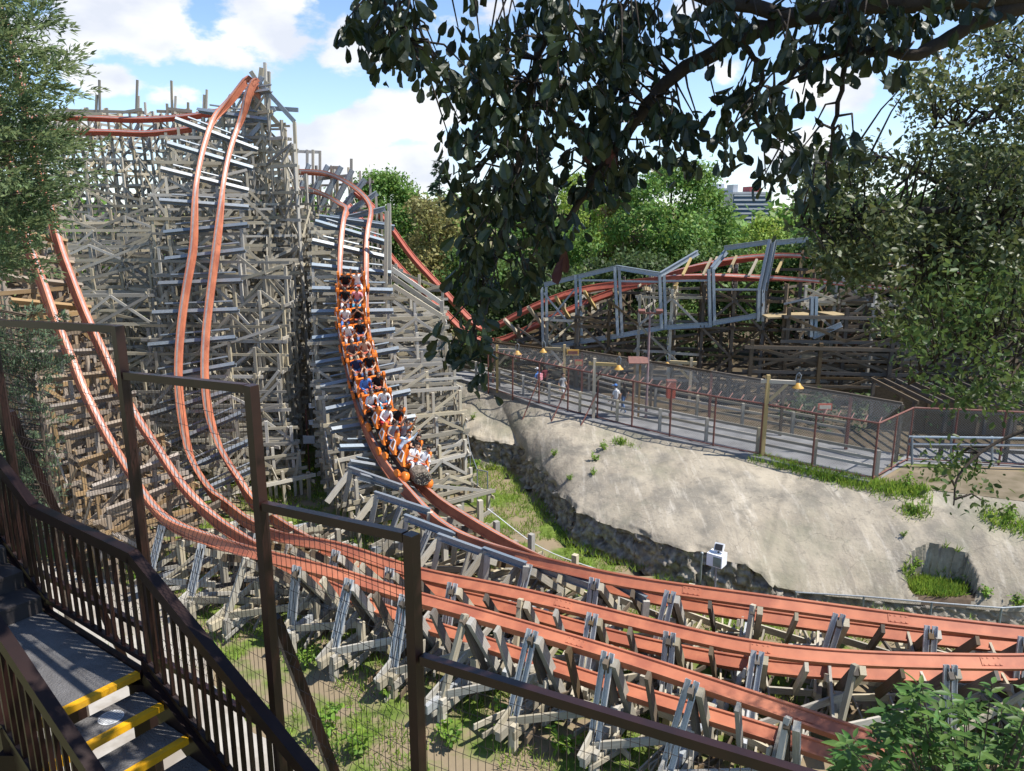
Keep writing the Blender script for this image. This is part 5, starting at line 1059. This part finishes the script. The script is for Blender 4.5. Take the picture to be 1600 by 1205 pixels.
def tree(label, base, height, width, kind, n_clumps=30, per=190, size=.32, trunk_r=None, crown_lo=.25, name='broadleaf_tree', seed=0):
    rg = random.Random(seed); base = V(base); rt = thing(name, label, 'tree', base); tr = trunk_r or width * .035; top = base + V((0, 0, height)); cl = []
    for i in range(n_clumps):
        h = crown_lo + (1 - crown_lo) * (i + rg.random()) / n_clumps; prof = math.sin(math.pi * min(1, (h - crown_lo) / (1 - crown_lo) * .80 + .14)) ** .7; a = rg.uniform(0, 6.28); q = prof * width * .5 * math.sqrt(rg.uniform(.1, 1)); r = width * rg.uniform(.13, .22)
        z = min(h * height, height - r * .7); cl.append(((base.x + q * math.cos(a), base.y + q * math.sin(a), base.z + z), r, r * rg.uniform(.6, .9)))
    crown('crown', cl, per, size, 'tree_' + kind, rt)
    b = MB(); b.tube([base - V((0, 0, .3)), base + V((0, 0, height * .3)), base + V((rg.uniform(-.3, .3), 0, height * .6)), base + V((0, 0, height * .9))], [tr, tr * .8, tr * .5, tr * .15], 8)
    for c, r, _ in cl[::3]: s0 = base + V((0, 0, max(height * .2, (c[2] - base.z) * .62))); b.tube([s0, (s0 + V(c)) / 2 + V((0, 0, .2)), V(c)], [tr * .35, tr * .25, tr * .08], 5)
    b.build('trunk', 'trunk', rt, smooth=True); return rt
def fir(label, base, height, width, kind='fir', seed=0, per=26, size=.5):
    rg = random.Random(seed); base = V(base); rt = thing('conifer_tree', label, 'tree', base); b = MB(); b.tube([base - V((0, 0, .3)), base + V((0, 0, height))], [width * .04, .02], 8); C = []; D = []; Nn = []
    z = height * .12
    while z < height * .99:
        L = width * .5 * (1 - z / height) ** .8 * rg.uniform(.75, 1.15) + .1; a = rg.uniform(0, 6.28)
        tip = base + V((L * math.cos(a), L * math.sin(a), z - L * .12)); s0 = base + V((0, 0, z)); b.tube([s0, tip], [.05, .012], 4); n = max(6, int(per * L))
        t = RNG.random(n) ** .7; pp = np.array(s0) + (np.array(tip - s0))[None] * t[:, None]; C.append(pp + RNG.normal(size=(n, 3)) * .10); D.append(np.array(tip - s0)[None] / L + RNG.normal(size=(n, 3)) * .55 + np.array([0, 0, -.25])); Nn.append(np.array([0, 0, 1.])[None] + RNG.normal(size=(n, 3)) * .4)
        z += height * .012
    C = np.concatenate(C); leaf_cloud('crown', C, np.concatenate(D), np.concatenate(Nn), size * (.6 + .8 * RNG.random(len(C))), T_QUAD, 'tree_' + kind, rt); b.build('trunk', 'trunk', rt); return rt
def bgtree(label, cx, top, w, Y, kind, seed, zb=None, fn=tree, **kw):
    wz = Y * CP * 1.02; zt = P(cx, top, Y).z; x = P(cx, top, Y).x; zb = H(x, Y) if zb is None else zb; return fn(label, (x, Y, zb), zt - zb, w * wz / F, kind=kind, seed=seed, **kw)
BG = [('rounded dark green tree directly right of the small hill crest', 602, 266, 150, 74, 'mid', 1, {'per': 260, 'n_clumps': 36}),
      ('olive brown tree with small leaves beside the descending red rails', 672, 305, 150, 63, 'olive', 2, {}),
      ('pale lime green tree seen below the hanging oak leaves', 922, 262, 120, 72, 'lime', 3, {}),
      ('thin brownish tree between the lime tree and the large green one', 968, 284, 70, 70, 'brownish', 4, {}),
      ('large bright green tree, highest of the wood behind the steel frames', 1052, 250, 190, 66, 'mid', 5, {}),
      ('bright green tree just left of the distant dark glass building', 1106, 292, 105, 70, 'mid', 6, {}),
      ('lime green tree in front of the distant dark glass building', 1190, 338, 90, 74, 'lime', 7, {}),
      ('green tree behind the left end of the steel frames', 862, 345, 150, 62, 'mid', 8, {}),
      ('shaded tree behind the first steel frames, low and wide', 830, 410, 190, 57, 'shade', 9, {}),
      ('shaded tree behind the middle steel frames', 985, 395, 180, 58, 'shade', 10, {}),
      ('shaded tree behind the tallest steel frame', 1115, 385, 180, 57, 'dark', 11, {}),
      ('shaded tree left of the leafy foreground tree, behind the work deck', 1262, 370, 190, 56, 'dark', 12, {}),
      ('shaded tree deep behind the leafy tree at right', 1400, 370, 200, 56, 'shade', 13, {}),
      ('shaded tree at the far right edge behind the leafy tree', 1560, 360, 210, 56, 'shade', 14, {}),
      ('bushy olive tree under the oak leaves, by the dip of the red track', 745, 385, 130, 58, 'dark', 15, {}),
      ('green tree seen through the posts of the high turnaround, left', 110, 345, 200, 82, 'mid', 16, {}),
      ('green tree seen through the posts between conifer and tower', 270, 335, 190, 84, 'mid', 17, {}),
      ('green tree behind the timber bents between the two hills', 440, 330, 190, 80, 'dark', 18, {}),
      ('low green tree behind the right flank of the train tower', 545, 340, 150, 72, 'dark', 19, {})]
for lab, cx, top, w, Y, kind, sd, kw in BG: bgtree(lab, cx, top, w, Y, kind, sd, **kw)
for args in [('tall dark tree behind the upper part of the leafy tree, far right', 1545, 215, 200, 47, 'shade', 41), ('dark tree standing right behind the leafy tree at mid height', 1440, 300, 170, 50, 'shade', 42), ('dense tree out beyond the right edge behind the walkway', 1690, 180, 230, 44, 'dark', 43)]: bgtree(*args)
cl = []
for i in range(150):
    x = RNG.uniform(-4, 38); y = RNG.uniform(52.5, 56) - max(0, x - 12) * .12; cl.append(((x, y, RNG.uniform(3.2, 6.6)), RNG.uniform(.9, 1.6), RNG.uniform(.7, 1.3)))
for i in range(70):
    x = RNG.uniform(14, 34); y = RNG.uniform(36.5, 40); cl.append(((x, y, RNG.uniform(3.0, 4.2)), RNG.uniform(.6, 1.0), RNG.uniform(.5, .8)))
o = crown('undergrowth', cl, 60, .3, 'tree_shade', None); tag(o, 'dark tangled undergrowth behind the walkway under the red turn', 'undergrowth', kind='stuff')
sheet('dirt_ground', [V((p.x, p.y, 3.008)) for p in far_e[2:]] + [V((60, 24, 3.008)), V((90, 75, 3.008)), V((-6, 75, 3.008))], 'dirt')  # dark sheet painted where the ground behind the walkway lies in shade
bgtree('dark pointed conifer right of the rounded green tree', 686, 243, 85, 80, 'fir', 31, fn=fir)
bgtree('small pointed conifer glimpsed through the hanging oak leaves', 842, 218, 80, 84, 'fir', 32, fn=fir)
# far wood along the horizon: one mass
cl = []
for i in range(230):
    x = -190 + 400 * i / 229 + RNG.uniform(-2, 2); y = 125 + 30 * math.sin(i * .7) + RNG.uniform(-12, 12); cl.append(((x, y, RNG.uniform(4, 13)), RNG.uniform(3.5, 6), RNG.uniform(3, 5)))
o = crown('far_woods', cl, 9, 1.5, 'tree_mid', None); tag(o, 'continuous dark wood closing off the park towards the horizon', 'woods', kind='stuff')

# overhanging oak bough close to the camera
def in_poly(x, y, pl):
    c = False; j = len(pl) - 1
    for i in range(len(pl)):
        (xi, yi), (xj, yj) = pl[i], pl[j]
        if (yi > y) != (yj > y) and x < (xj - xi) * (y - yi) / (yj - yi) + xi: c = not c
        j = i
    return c
def poly_samples(pl, n, rg):
    xs = [p[0] for p in pl]; ys = [p[1] for p in pl]; out = []
    while len(out) < n:
        x, y = rg.uniform(min(xs), max(xs)), rg.uniform(min(ys), max(ys))
        if in_poly(x, y, pl): out.append((x, y))
    return out
oak = thing('oak_tree', 'oak branch with dark lobed leaves hanging close in front of the sky', 'tree', (9.2, -1.0, 0))
rg = random.Random(21); bo = MB()
BOUGH = [[(1980, -60, 3.4), (1600, -12, 3.7), (1380, 2, 3.9), (1240, 30, 4.0), (1150, 62, 4.1), (1070, 110, 4.2), (1010, 165, 4.2), (960, 235, 4.3), (915, 300, 4.3), (880, 350, 4.3)],
         [(1760, -30, 3.6), (1585, 12, 3.7), (1500, 50, 3.8), (1430, 84, 3.8), (1340, 80, 3.9), (1270, 96, 4.0), (1210, 140, 4.0)],
         [(1240, 30, 4.0), (1080, -10, 4.0), (900, -40, 3.9), (700, -60, 3.9), (600, -40, 3.9)], [(900, -40, 3.9), (850, 60, 4.0), (820, 200, 4.1), (800, 330, 4.2), (760, 420, 4.2), (740, 520, 4.2)], [(1150, 62, 4.1), (1190, 110, 4.1), (1180, 170, 4.1), (1200, 230, 4.1)], [(1330, 60, 3.9), (1310, 160, 3.9), (1300, 240, 3.9), (1295, 300, 3.9)], [(600, -40, 3.9), (620, 10, 3.9), (628, 60, 3.9)]]
RB = [.060, .040, .035, .022, .014, .012, .008]
for pts, r in zip(BOUGH, RB):
    q = spline([tuple(P(x, y, Y)) for x, y, Y in pts], 5); bo.tube([V(p) + V((RNG.normal() * .006, RNG.normal() * .006, RNG.normal() * .006)) for p in q], [r * (1 - .8 * i / (len(q) - 1)) + .003 for i in range(len(q))], 8)
REG = [([(545, -10), (665, -10), (650, 60), (660, 112), (620, 95), (600, 122), (565, 120), (575, 60), (535, 50)], 120, 3.9), ([(705, -10), (1000, -10), (1010, 80), (900, 190), (840, 330), (740, 330), (690, 275), (700, 180), (680, 80)], 540, 4.1), ([(700, 265), (870, 255), (905, 330), (895, 420), (840, 440), (780, 500), (765, 610), (730, 615), (690, 530), (720, 450), (700, 390), (720, 330)], 340, 4.2),
       ([(990, -10), (1240, -10), (1150, 70), (1070, 140), (1060, 235), (1010, 280), (935, 300), (860, 260), (920, 150)], 320, 4.15), ([(1110, 140), (1195, 120), (1260, 150), (1275, 230), (1245, 275), (1195, 285), (1125, 240)], 120, 4.05), ([(1240, -10), (1560, -10), (1500, 60), (1430, 95), (1340, 100), (1270, 130), (1200, 60)], 210, 3.9), ([(1275, 205), (1335, 215), (1325, 310), (1290, 325), (1265, 300)], 26, 3.9), ([(905, 250), (1010, 240), (985, 300), (900, 330)], 30, 4.2), ([(1040, 150), (1100, 190), (1090, 250), (1040, 270)], 30, 4.2)]
C = []; D = []; Nn = []; Sz = []
nodes = []
for pts in BOUGH: nodes += [V(p) for p in spline([tuple(P(x, y, Y)) for x, y, Y in pts], 4)]
for pl, n, Y in REG:
    for k, (x, y) in enumerate(poly_samples(pl, n // 5, rg)):
        c = P(x, y, Y + rg.uniform(-.55, .55)); s0 = min(nodes, key=lambda q: (q - c - V((0, 0, .12))).length)
        if (s0 - c).length < 1.0: mid = (s0 + c) / 2 + V((rg.uniform(-.05, .05), rg.uniform(-.05, .05), .06)); bo.tube([s0, mid, c], [.007, .005, .003], 5)
        for j in range(9):
            d = V((rg.gauss(0, .55), rg.gauss(0, .55), -1.0 + rg.gauss(0, .45))); C.append(c + V((rg.gauss(0, .04), rg.gauss(0, .04), rg.gauss(0, .035)))); D.append(d); Nn.append(V((rg.gauss(0, .8), rg.gauss(-.3, .8), rg.gauss(.3, .5)))); Sz.append(rg.uniform(.055, .108))
bo.tube([V((9.2, -1.0, -.3)), V((8.8, -.6, 8)), V((7.6, .6, 13)), P(1980, -60, 3.4)], [.34, .28, .18, .06], 10); bo.tube([V((7.6, .6, 13)), V((4.2, 1.8, 16)), V((.5, 2.8, 17.2)), V((-1.6, 3.4, 17.4))], [.14, .11, .07, .02], 8)
for i in range(420):  # unseen crown above the camera, added to shade the stairs and railings
    c = V((rg.uniform(-4.2, 3.4), rg.uniform(2.2, 8.4), 0)); c.z = 15.9 + max(0, c.y - 4) * .27 + rg.uniform(0, 1.8)
    for j in range(5): C.append(c + V((rg.gauss(0, .12), rg.gauss(0, .12), rg.gauss(0, .08)))); D.append(V((rg.gauss(0, 1), rg.gauss(0, 1), -.5))); Nn.append(V((rg.gauss(0, .5), rg.gauss(0, .5), 1))); Sz.append(rg.uniform(.15, .26))
bo.build('branch', 'bough', oak, smooth=True)
OAK = oak_t()
leaf_cloud('leaves', np.array([tuple(c) for c in C]), np.array([tuple(c) for c in D]), np.array([tuple(c) for c in Nn]), Sz, OAK, 'leaf_oak', oak)
C = [P(x, y, 4.0) for x, y in ((925, 215), (950, 225), (865, 355), (885, 385), (880, 400), (915, 90), (845, 95), (1245, 60))]
leaf_cloud('dry_leaves', np.array([tuple(c) for c in C]), np.array([(rg.gauss(0, .2), rg.gauss(0, .2), -1) for _ in C]), np.array([(rg.gauss(0, .5), -1, .1) for _ in C]), [.13, .12, .11, .14, .15, .06, .05, .06], OAK, 'leaf_dry', oak)

# leafy tree on the right
rt = thing('leafy_tree', 'tall leafy tree filling the right side, olive above and fresh green below', 'tree', (13.5, 9.5, 0))
rg = random.Random(33); bo = MB()
LIMB = [([(1900, 420, 11), (1700, 370, 11), (1560, 345, 11), (1490, 330, 11), (1400, 332, 11), (1320, 345, 11), (1250, 352, 11)], .09), ([(1900, 480, 11.5), (1700, 400, 11.5), (1600, 370, 11.5), (1510, 372, 11.5), (1440, 400, 11)], .08), ([(1700, 370, 11), (1600, 330, 12), (1520, 320, 12), (1455, 280, 12), (1400, 250, 12), (1330, 240, 12)], .06), ([(1900, 420, 11), (1720, 250, 11.5), (1620, 130, 12), (1540, 60, 12)], .07), ([(1900, 480, 11.5), (1650, 520, 10.5), (1540, 530, 10), (1470, 560, 10), (1420, 600, 10)], .05), ([(1900, 620, 10), (1660, 660, 9.5), (1560, 690, 9.5), (1500, 740, 9.3), (1490, 790, 9.2)], .035), ([(1600, 130, 12), (1530, 190, 12), (1460, 200, 12)], .04)]
nodes = []
for pts, r in LIMB:
    q = spline([tuple(P(*p)) for p in pts], 5); nodes += [V(p) for p in q]; bo.tube([V(p) for p in q], [r * (1 - .75 * i / (len(q) - 1)) for i in range(len(q))], 7)
tb = P(1900, 420, 11); bo.tube([V((tb.x + .6, tb.y, -.3)), V((tb.x + .3, tb.y, 6)), tb, P(1900, 250, 11.3), P(1850, 0, 11.8)], [.42, .34, .26, .18, .1], 10)
REG = [([(1205, 330), (1290, 215), (1340, 240), (1400, 250), (1410, 330), (1390, 400), (1330, 440), (1290, 420), (1260, 380)], 56, 11.5, 'leaf_right'), ([(1400, 110), (1480, 60), (1640, 20), (1640, 330), (1400, 330), (1420, 220)], 100, 12, 'leaf_right'), ([(1380, 330), (1640, 330), (1640, 480), (1500, 520), (1380, 470)], 80, 11.5, 'leaf_right'), ([(1380, 450), (1540, 420), (1640, 440), (1640, 660), (1560, 650), (1440, 600), (1400, 540)], 70, 10.3, 'leaf_right2'), ([(1460, 700), (1540, 720), (1560, 800), (1470, 800)], 6, 9.3, 'leaf_right2'), ([(1250, 330), (1400, 330), (1400, 520), (1350, 480), (1290, 420)], 24, 11.2, 'leaf_right')]
REG += [([(1650, -200), (2700, -300), (2700, 500), (1650, 700)], 330, 12.5, 'leaf_right')]  # clumps right of the view, added to shade the lower tracks
groups = {}
for pl, n, Y, m in REG:
    for (x, y) in poly_samples(pl, n, rg):
        c = P(x, y, Y + rg.uniform(-1.6, 1.6)); r = rg.uniform(.22, .48); groups.setdefault(m, []).append((tuple(c), r, r * .7)); s0 = min(nodes, key=lambda q: (q - c).length)
        if (s0 - c).length < 2.2: bo.tube([s0, (s0 + c) / 2 + V((0, 0, .1)), c], [.018, .012, .005], 5)
for k in range(70): groups['leaf_right'].append(((rg.uniform(12.6, 16.8), rg.uniform(11.2, 14.6), rg.uniform(11.2, 14.8)), rg.uniform(.45, .7), .4))  # more unseen clumps, placed to shade the right end of the nearest track
bo.tube([V((13.9, 9.6, 9)), V((14.3, 11.5, 11.5)), V((15.2, 13.2, 13))], [.12, .08, .03], 7)
bo.build('branch', 'bough', rt, smooth=True)
for m, cl in groups.items(): crown('olive_leaves' if m == 'leaf_right' else 'fresh_leaves', cl, 560 if m == 'leaf_right' else 420, .092 if m == 'leaf_right' else .085, m, rt, tmpl=T_OVAL, droop=.3)

# shrub in the lower right corner
rt = thing('leafy_shrub', 'bright green shrub with pointed leaves in the lower right corner', 'shrub', (3.6, 5.2, 8.2))
pl = [(1285, 1215), (1330, 1130), (1395, 1080), (1440, 1045), (1500, 1060), (1560, 1045), (1640, 1050), (1640, 1215)]; bo = MB(); C = []; D = []; Nn = []; Sz = []
sb = V((3.7, 5.2, 8.2))
for (x, y) in poly_samples(pl, 105, rg):
    c = P(x, y + 14, 5.2 + rg.uniform(-.55, .7)); bo.tube([sb + V((rg.uniform(-.5, .5), rg.uniform(-.3, .3), 0)), c.lerp(sb, .4) + V((0, 0, .15)), c], [.012, .008, .003], 5); a0 = rg.uniform(0, 6.28)
    for j in range(11):
        a = a0 + j * 2.4; d = V((math.cos(a), math.sin(a), rg.uniform(-.35, .35))); C.append(c - V((0, 0, .016 * j))); D.append(d); Nn.append(V((rg.gauss(0, .25), rg.gauss(0, .25), 1))); Sz.append(rg.uniform(.10, .17))
bo.tube([V((3.7, 5.2, -.3)), V((3.65, 5.2, 4)), sb], [.16, .12, .05], 8)
bo.build('stems', 'trunk', rt); leaf_cloud('leaves', *(np.array([tuple(c) for c in A]) for A in (C, D, Nn)), Sz, T_LANCE, 'leaf_near', rt)

# conifer at the left edge
def sprays(name, tips, m, parent, per=70, L=.55, size=.13):
    C = []; D = []; Nn = []
    for (c, d) in tips:
        d = np.array(d); n = per; t = RNG.random(n); side = RNG.normal(size=(n, 3)) * .16 * (1.05 - t[:, None]); C.append(np.array(c) + d[None] * (t[:, None] * L) + side * np.array([1, 1, .45])); D.append(d[None] + side * 5 + RNG.normal(size=(n, 3)) * .25); Nn.append(np.array([0, 0, 1.])[None] + RNG.normal(size=(n, 3)) * .5)
    C = np.concatenate(C); return leaf_cloud(name, C, np.concatenate(D), np.concatenate(Nn), size * (.5 + RNG.random(len(C))), (T_QUAD[0] * np.array([.5, 1, 1]), T_QUAD[1]), m, parent)
rt = thing('conifer_tree', 'big feathery conifer at the left edge, in front of the leftmost track', 'tree', (-12.6, 13.0, 0)); rg = random.Random(44); bo = MB()
bo.tube([V((-12.6, 13, -.3)), V((-12.3, 13, 8)), V((-12.2, 13, 14)), V((-12.2, 13, 20))], [.4, .32, .24, .08], 10)
REG = [([(-60, -20), (30, -20), (40, 30), (75, 30), (95, 95), (65, 115), (90, 125), (70, 160), (40, 180), (-60, 180)], 52), ([(-60, 170), (50, 170), (105, 215), (140, 240), (125, 265), (80, 290), (100, 320), (65, 345), (-60, 345)], 62), ([(-60, 335), (55, 330), (40, 380), (25, 420), (5, 445), (-60, 450)], 28)]
tips = []
for pl, n in REG:
    for (x, y) in poly_samples(pl, n, rg):
        c = P(x, y, 13 + rg.uniform(-1.6, 1.2)); s0 = V((-12.25, 13, c.z - .5)); d = (c - s0).normalized() + V((0, 0, .15)); tips.append((tuple(c - d * .3), tuple(d)))
        if rg.random() < .5: bo.tube([s0, (s0 + c) / 2 + V((0, 0, .12)), c], [.05, .03, .008], 5)
        for _ in range(2): d2 = (d + V((rg.gauss(0, .6), rg.gauss(0, .6), rg.gauss(0, .3)))).normalized(); tips.append((tuple(c + V((rg.gauss(0, .15), rg.gauss(0, .15), rg.gauss(0, .1)))), tuple(d2)))
bo.build('trunk', 'trunk', rt, smooth=True); sprays('needles', tips, 'needle', rt, per=64, L=.66, size=.105)
rt = thing('conifer_tree', 'dark young conifer behind the first mesh panel, below the big one', 'tree', P(60, 880, 17.5)); bo = MB(); b0 = PZ(70, 930, 0); b0 = V((P(70, 700, 17.5).x, 17.5, 0)); bo.tube([b0, V((b0.x, 17.5, 9.5))], [.16, .03], 8); tips = []
for (x, y) in poly_samples([(-60, 470), (60, 500), (120, 560), (70, 620), (100, 680), (60, 760), (90, 830), (-60, 850)], 100, rg):
    c = P(x, y, 17.5 + rg.uniform(-1, 1)); s0 = V((b0.x, 17.5, c.z - .3)); d = (c - s0).normalized(); tips.append((tuple(c - d * .3), tuple(d)))
    for _ in range(2): tips.append((tuple(c + V((rg.gauss(0, .2), rg.gauss(0, .2), rg.gauss(0, .15)))), tuple((d + V((rg.gauss(0, .6), rg.gauss(0, .6), rg.gauss(0, .3)))).normalized())))
    bo.tube([s0, c], [.03, .008], 4)
bo.build('trunk', 'trunk', rt); sprays('needles', tips, 'needle_dark', rt, per=75, L=.6, size=.12)

# ------------------------------------------------------------------ grass, weeds and rock plants
def blades(name, pts, hgt, m, w=.02, lab='', cat='grass', kind='stuff', parent=None):
    P0 = np.array(pts); n = len(P0); D = np.stack([RNG.normal(size=n) * .4, RNG.normal(size=n) * .4, np.ones(n)], 1); N = rnd_unit(n); N[:, 2] *= .2; sz = hgt * (.5 + RNG.random(n))
    tv = np.array([(-w / .3, 0, 0), (w / .3, 0, 0), (w / .45, .6, .06), (0, 1, .22)]); o = leaf_cloud(name, P0, D, N, sz, (tv, np.array([(0, 1, 2, 3)])), m, parent)
    if lab: tag(o, lab, cat, kind=kind)
    return o
def ground_samples(n, xr, yr, ok):
    out = []
    while len(out) < n:
        x, y = RNG.uniform(*xr), RNG.uniform(*yr)
        if ok(x, y): out.append((x, y, H(x, y) - .04))
    return out
from mathutils import noise as _nz
def patch(x, y): return _nz.noise(V((x * .45, y * .45, 1.7))) + .5 * _nz.noise(V((x * 1.3, y * 1.3, 4.1)))
g1 = ground_samples(52000, (-16, 16), (13, 46), lambda x, y: y < interp(x, LIPT) - .1 and patch(x, y) > -.06 and not (x < -6.2 and y < 21))
blades('grass', g1, .20, 'blade', lab='patchy fresh grass growing under and between the coaster tracks')
def hold(px, py, z=1.3): return V(nearest_px(ROCK, px, py))
g2 = []
for (x0, y0, x1, y1, wd, n) in [(1175, 712, 1330, 752, 6, 2200), (1330, 752, 1450, 768, 9, 1800), (1540, 805, 1640, 835, 9, 700), (960, 690, 990, 694, 3, 150), (1410, 800, 1450, 795, 7, 300)]:
    for _ in range(n):
        t = RNG.random(); cx, cy = x0 + (x1 - x0) * t, y0 + (y1 - y0) * t; h = 1 if _ % 12 == 0 else 0
        if h: base_p = hold(cx, cy + RNG.normal() * wd * .5 + wd * .4)
        x, y = base_p.x + RNG.normal() * .16, base_p.y + RNG.normal() * .16; g2.append((x, y, rock_z(x, y) - .03))
blades('grass', g2, .24, 'blade', lab='strip of long grass along the foot of the walkway fence')
pc = hold(1462, 916); g3 = []
for _ in range(2600):
    a = RNG.uniform(0, 6.28); q = math.sqrt(RNG.random()); x, y = pc.x - .15 + 1.25 * q * math.cos(a) * .92, pc.y - .15 + .7 * q * math.sin(a); g3.append((x, y, rock_z(x, y) - .05))
blades('grass', g3, .26, 'blade', w=.015, lab='tuft of long drooping grass in the round hollow of the rock')
def weed_plant(label, px, py, size, z=1.6, n=90, stalk=False, m='weed', name='weed_plant'):
    size *= .72; p = hold(px, py, z); rt = thing(name, label, 'plant', p); b = MB(); C = []; D = []; Nn = []
    for k in range(7):
        a = RNG.uniform(0, 6.28); tip = p + V((math.cos(a) * size * .45, math.sin(a) * size * .45, size * RNG.uniform(.5, 1))); b.tube([p - V((0, 0, .05)), (p + tip) / 2 + V((0, 0, .05 * size)), tip], [.014, .01, .005], 4)
        for j in range(n // 7): t = RNG.uniform(.3, 1.05); q = p.lerp(tip, t); C.append(tuple(q + V((RNG.normal(), RNG.normal(), RNG.normal())) * size * .10)); D.append((RNG.normal(), RNG.normal(), RNG.normal() * .5)); Nn.append((RNG.normal() * .5, RNG.normal() * .5, 1))
    b.build('stems', 'blade', rt); leaf_cloud('leaves', np.array(C), np.array(D), np.array(Nn), size * .26 * (.6 + .8 * RNG.random(len(C))), T_OVAL, m, rt)
for (px, py, sz, lab) in [(865, 712, .45, 'small weed alone on the left part of the rock, above the cliff edge'), (890, 750, .4, 'small weed close to the cliff edge, lowest of the rock weeds'), (930, 720, .55, 'leafy weed in the middle of the rock, lower end of the green row'), (926, 742, .45, 'leafy weed just below the green row on the rock'), (945, 704, .6, 'bushiest weed of the green row on the rock'), (968, 694, .5, 'weed at the upper end of the green row on the rock'), (738, 655, .5, 'small plant at the left end of the rock beside the timber tower'),
                          (1418, 735, .75, 'yellow green bush at the corner of the pipe fence'), (1430, 800, .6, 'round weed on the rock above the grassy hollow'), (1412, 838, .3, 'tiny tuft on bare rock left of the leafy branch tips'), (1425, 895, .8, 'leafy plant on the left rim of the grassy hollow'), (1542, 935, .6, 'leafy weed right of the hollow, near the pipe fence corner'), (1590, 950, .7, 'weed at the right edge beside the pipe fence'), (1580, 812, .7, 'low bush on the rock at the right edge')]:
    weed_plant(lab, px, py, sz)
for (px, py, sz, lab) in [(560, 1175, 1.0, 'weed at the bottom edge, between the third and fourth mesh posts'), (700, 1160, .9, 'weed just right of the fourth mesh post, near the bottom edge'), (610, 1090, .8, 'weed under the nearest track, left of the fourth mesh post'), (790, 1140, 1.0, 'weed in front of a steel leg under the nearest track'), (480, 1040, .8, 'weed under the nearest track, right of the third mesh post'), (880, 1175, .9, 'weed under the sloping top bar of the last mesh panel'), (515, 1150, 1.1, 'tall weed with narrow leaves behind the third mesh panel'), (740, 735, .9, 'bushy weed at the foot of the chain link fence'), (760, 720, .8, 'weed in front of the dark cliff, right of the chain link fence'), (805, 712, .8, 'weed growing against the shaded cliff'), (1130, 1005, .9, 'weed between the two farther tracks, right of the middle'), (1320, 1000, 1.0, 'weed clump below the rock between two tracks')]:
    p = PZ(px, py, 0); rt = None; hold_b = hold; hold = (lambda a, b2, z=0, p=p: p); weed_plant(lab, px, py, sz, n=120); hold = hold_b

# ------------------------------------------------------------------ far buildings
M['glass_dark'] = mat('dark_blue_glass_front', (.05, .09, .14), (.035, .07, .11), scale=.3, rough=.25)
M['fac'] = mat('pale_facade', (.55, .56, .58), (.48, .49, .51), scale=.2, rough=.8)
M['redtop'] = mat('red_roof_block', (.30, .07, .07), (.24, .06, .06), rough=.8)
def bldg(label, x0, x1, ytop, Y, m, extra=None, floors=8):
    a = P(x0, ytop, Y); c = P(x1, ytop, Y); rt = thing('office_building', label, 'building', ((a.x + c.x) / 2, Y, 0)); w = c.x - a.x; h = a.z
    b = MB(); b.box(((a.x + c.x) / 2, Y + 12, h / 2), w, 24, h); wall = b.build('wall', m, rt)
    for k in range(floors):
        b = MB(); b.box(((a.x + c.x) / 2, Y - .15, h * (1 - (k + .35) / (floors + 1))), w * .96, .25, h * .35 / floors); b.build('window_band', 'fac' if m == 'glass_dark' else 'glass_dark', wall)
    b = MB(); b.box(((a.x + c.x) / 2, Y + 12, h + .4), w + .6, 24.6, .8); rf = b.build('roof', 'fac', rt)
    for (fx, fw, fh, fm) in extra or []: b = MB(); b.box((a.x + w * fx, Y + 8, h + .8 + fh / 2), w * fw, 10, fh); b.build('roof_block', fm, rf)
bldg('distant dark glass office building with a red block on its roof', 1146, 1206, 303, 330, 'glass_dark', [(.62, .3, 2.2, 'redtop'), (.1, .12, 3, 'fac')], 9)
bldg('distant pale building glimpsed through the leafy tree', 1285, 1400, 310, 260, 'fac', [(.3, .2, 2, 'fac')], 6)
bldg('distant low pale building beside the dark glass one', 1112, 1146, 297, 360, 'fac', [(.5, .3, 2, 'fac')], 7)
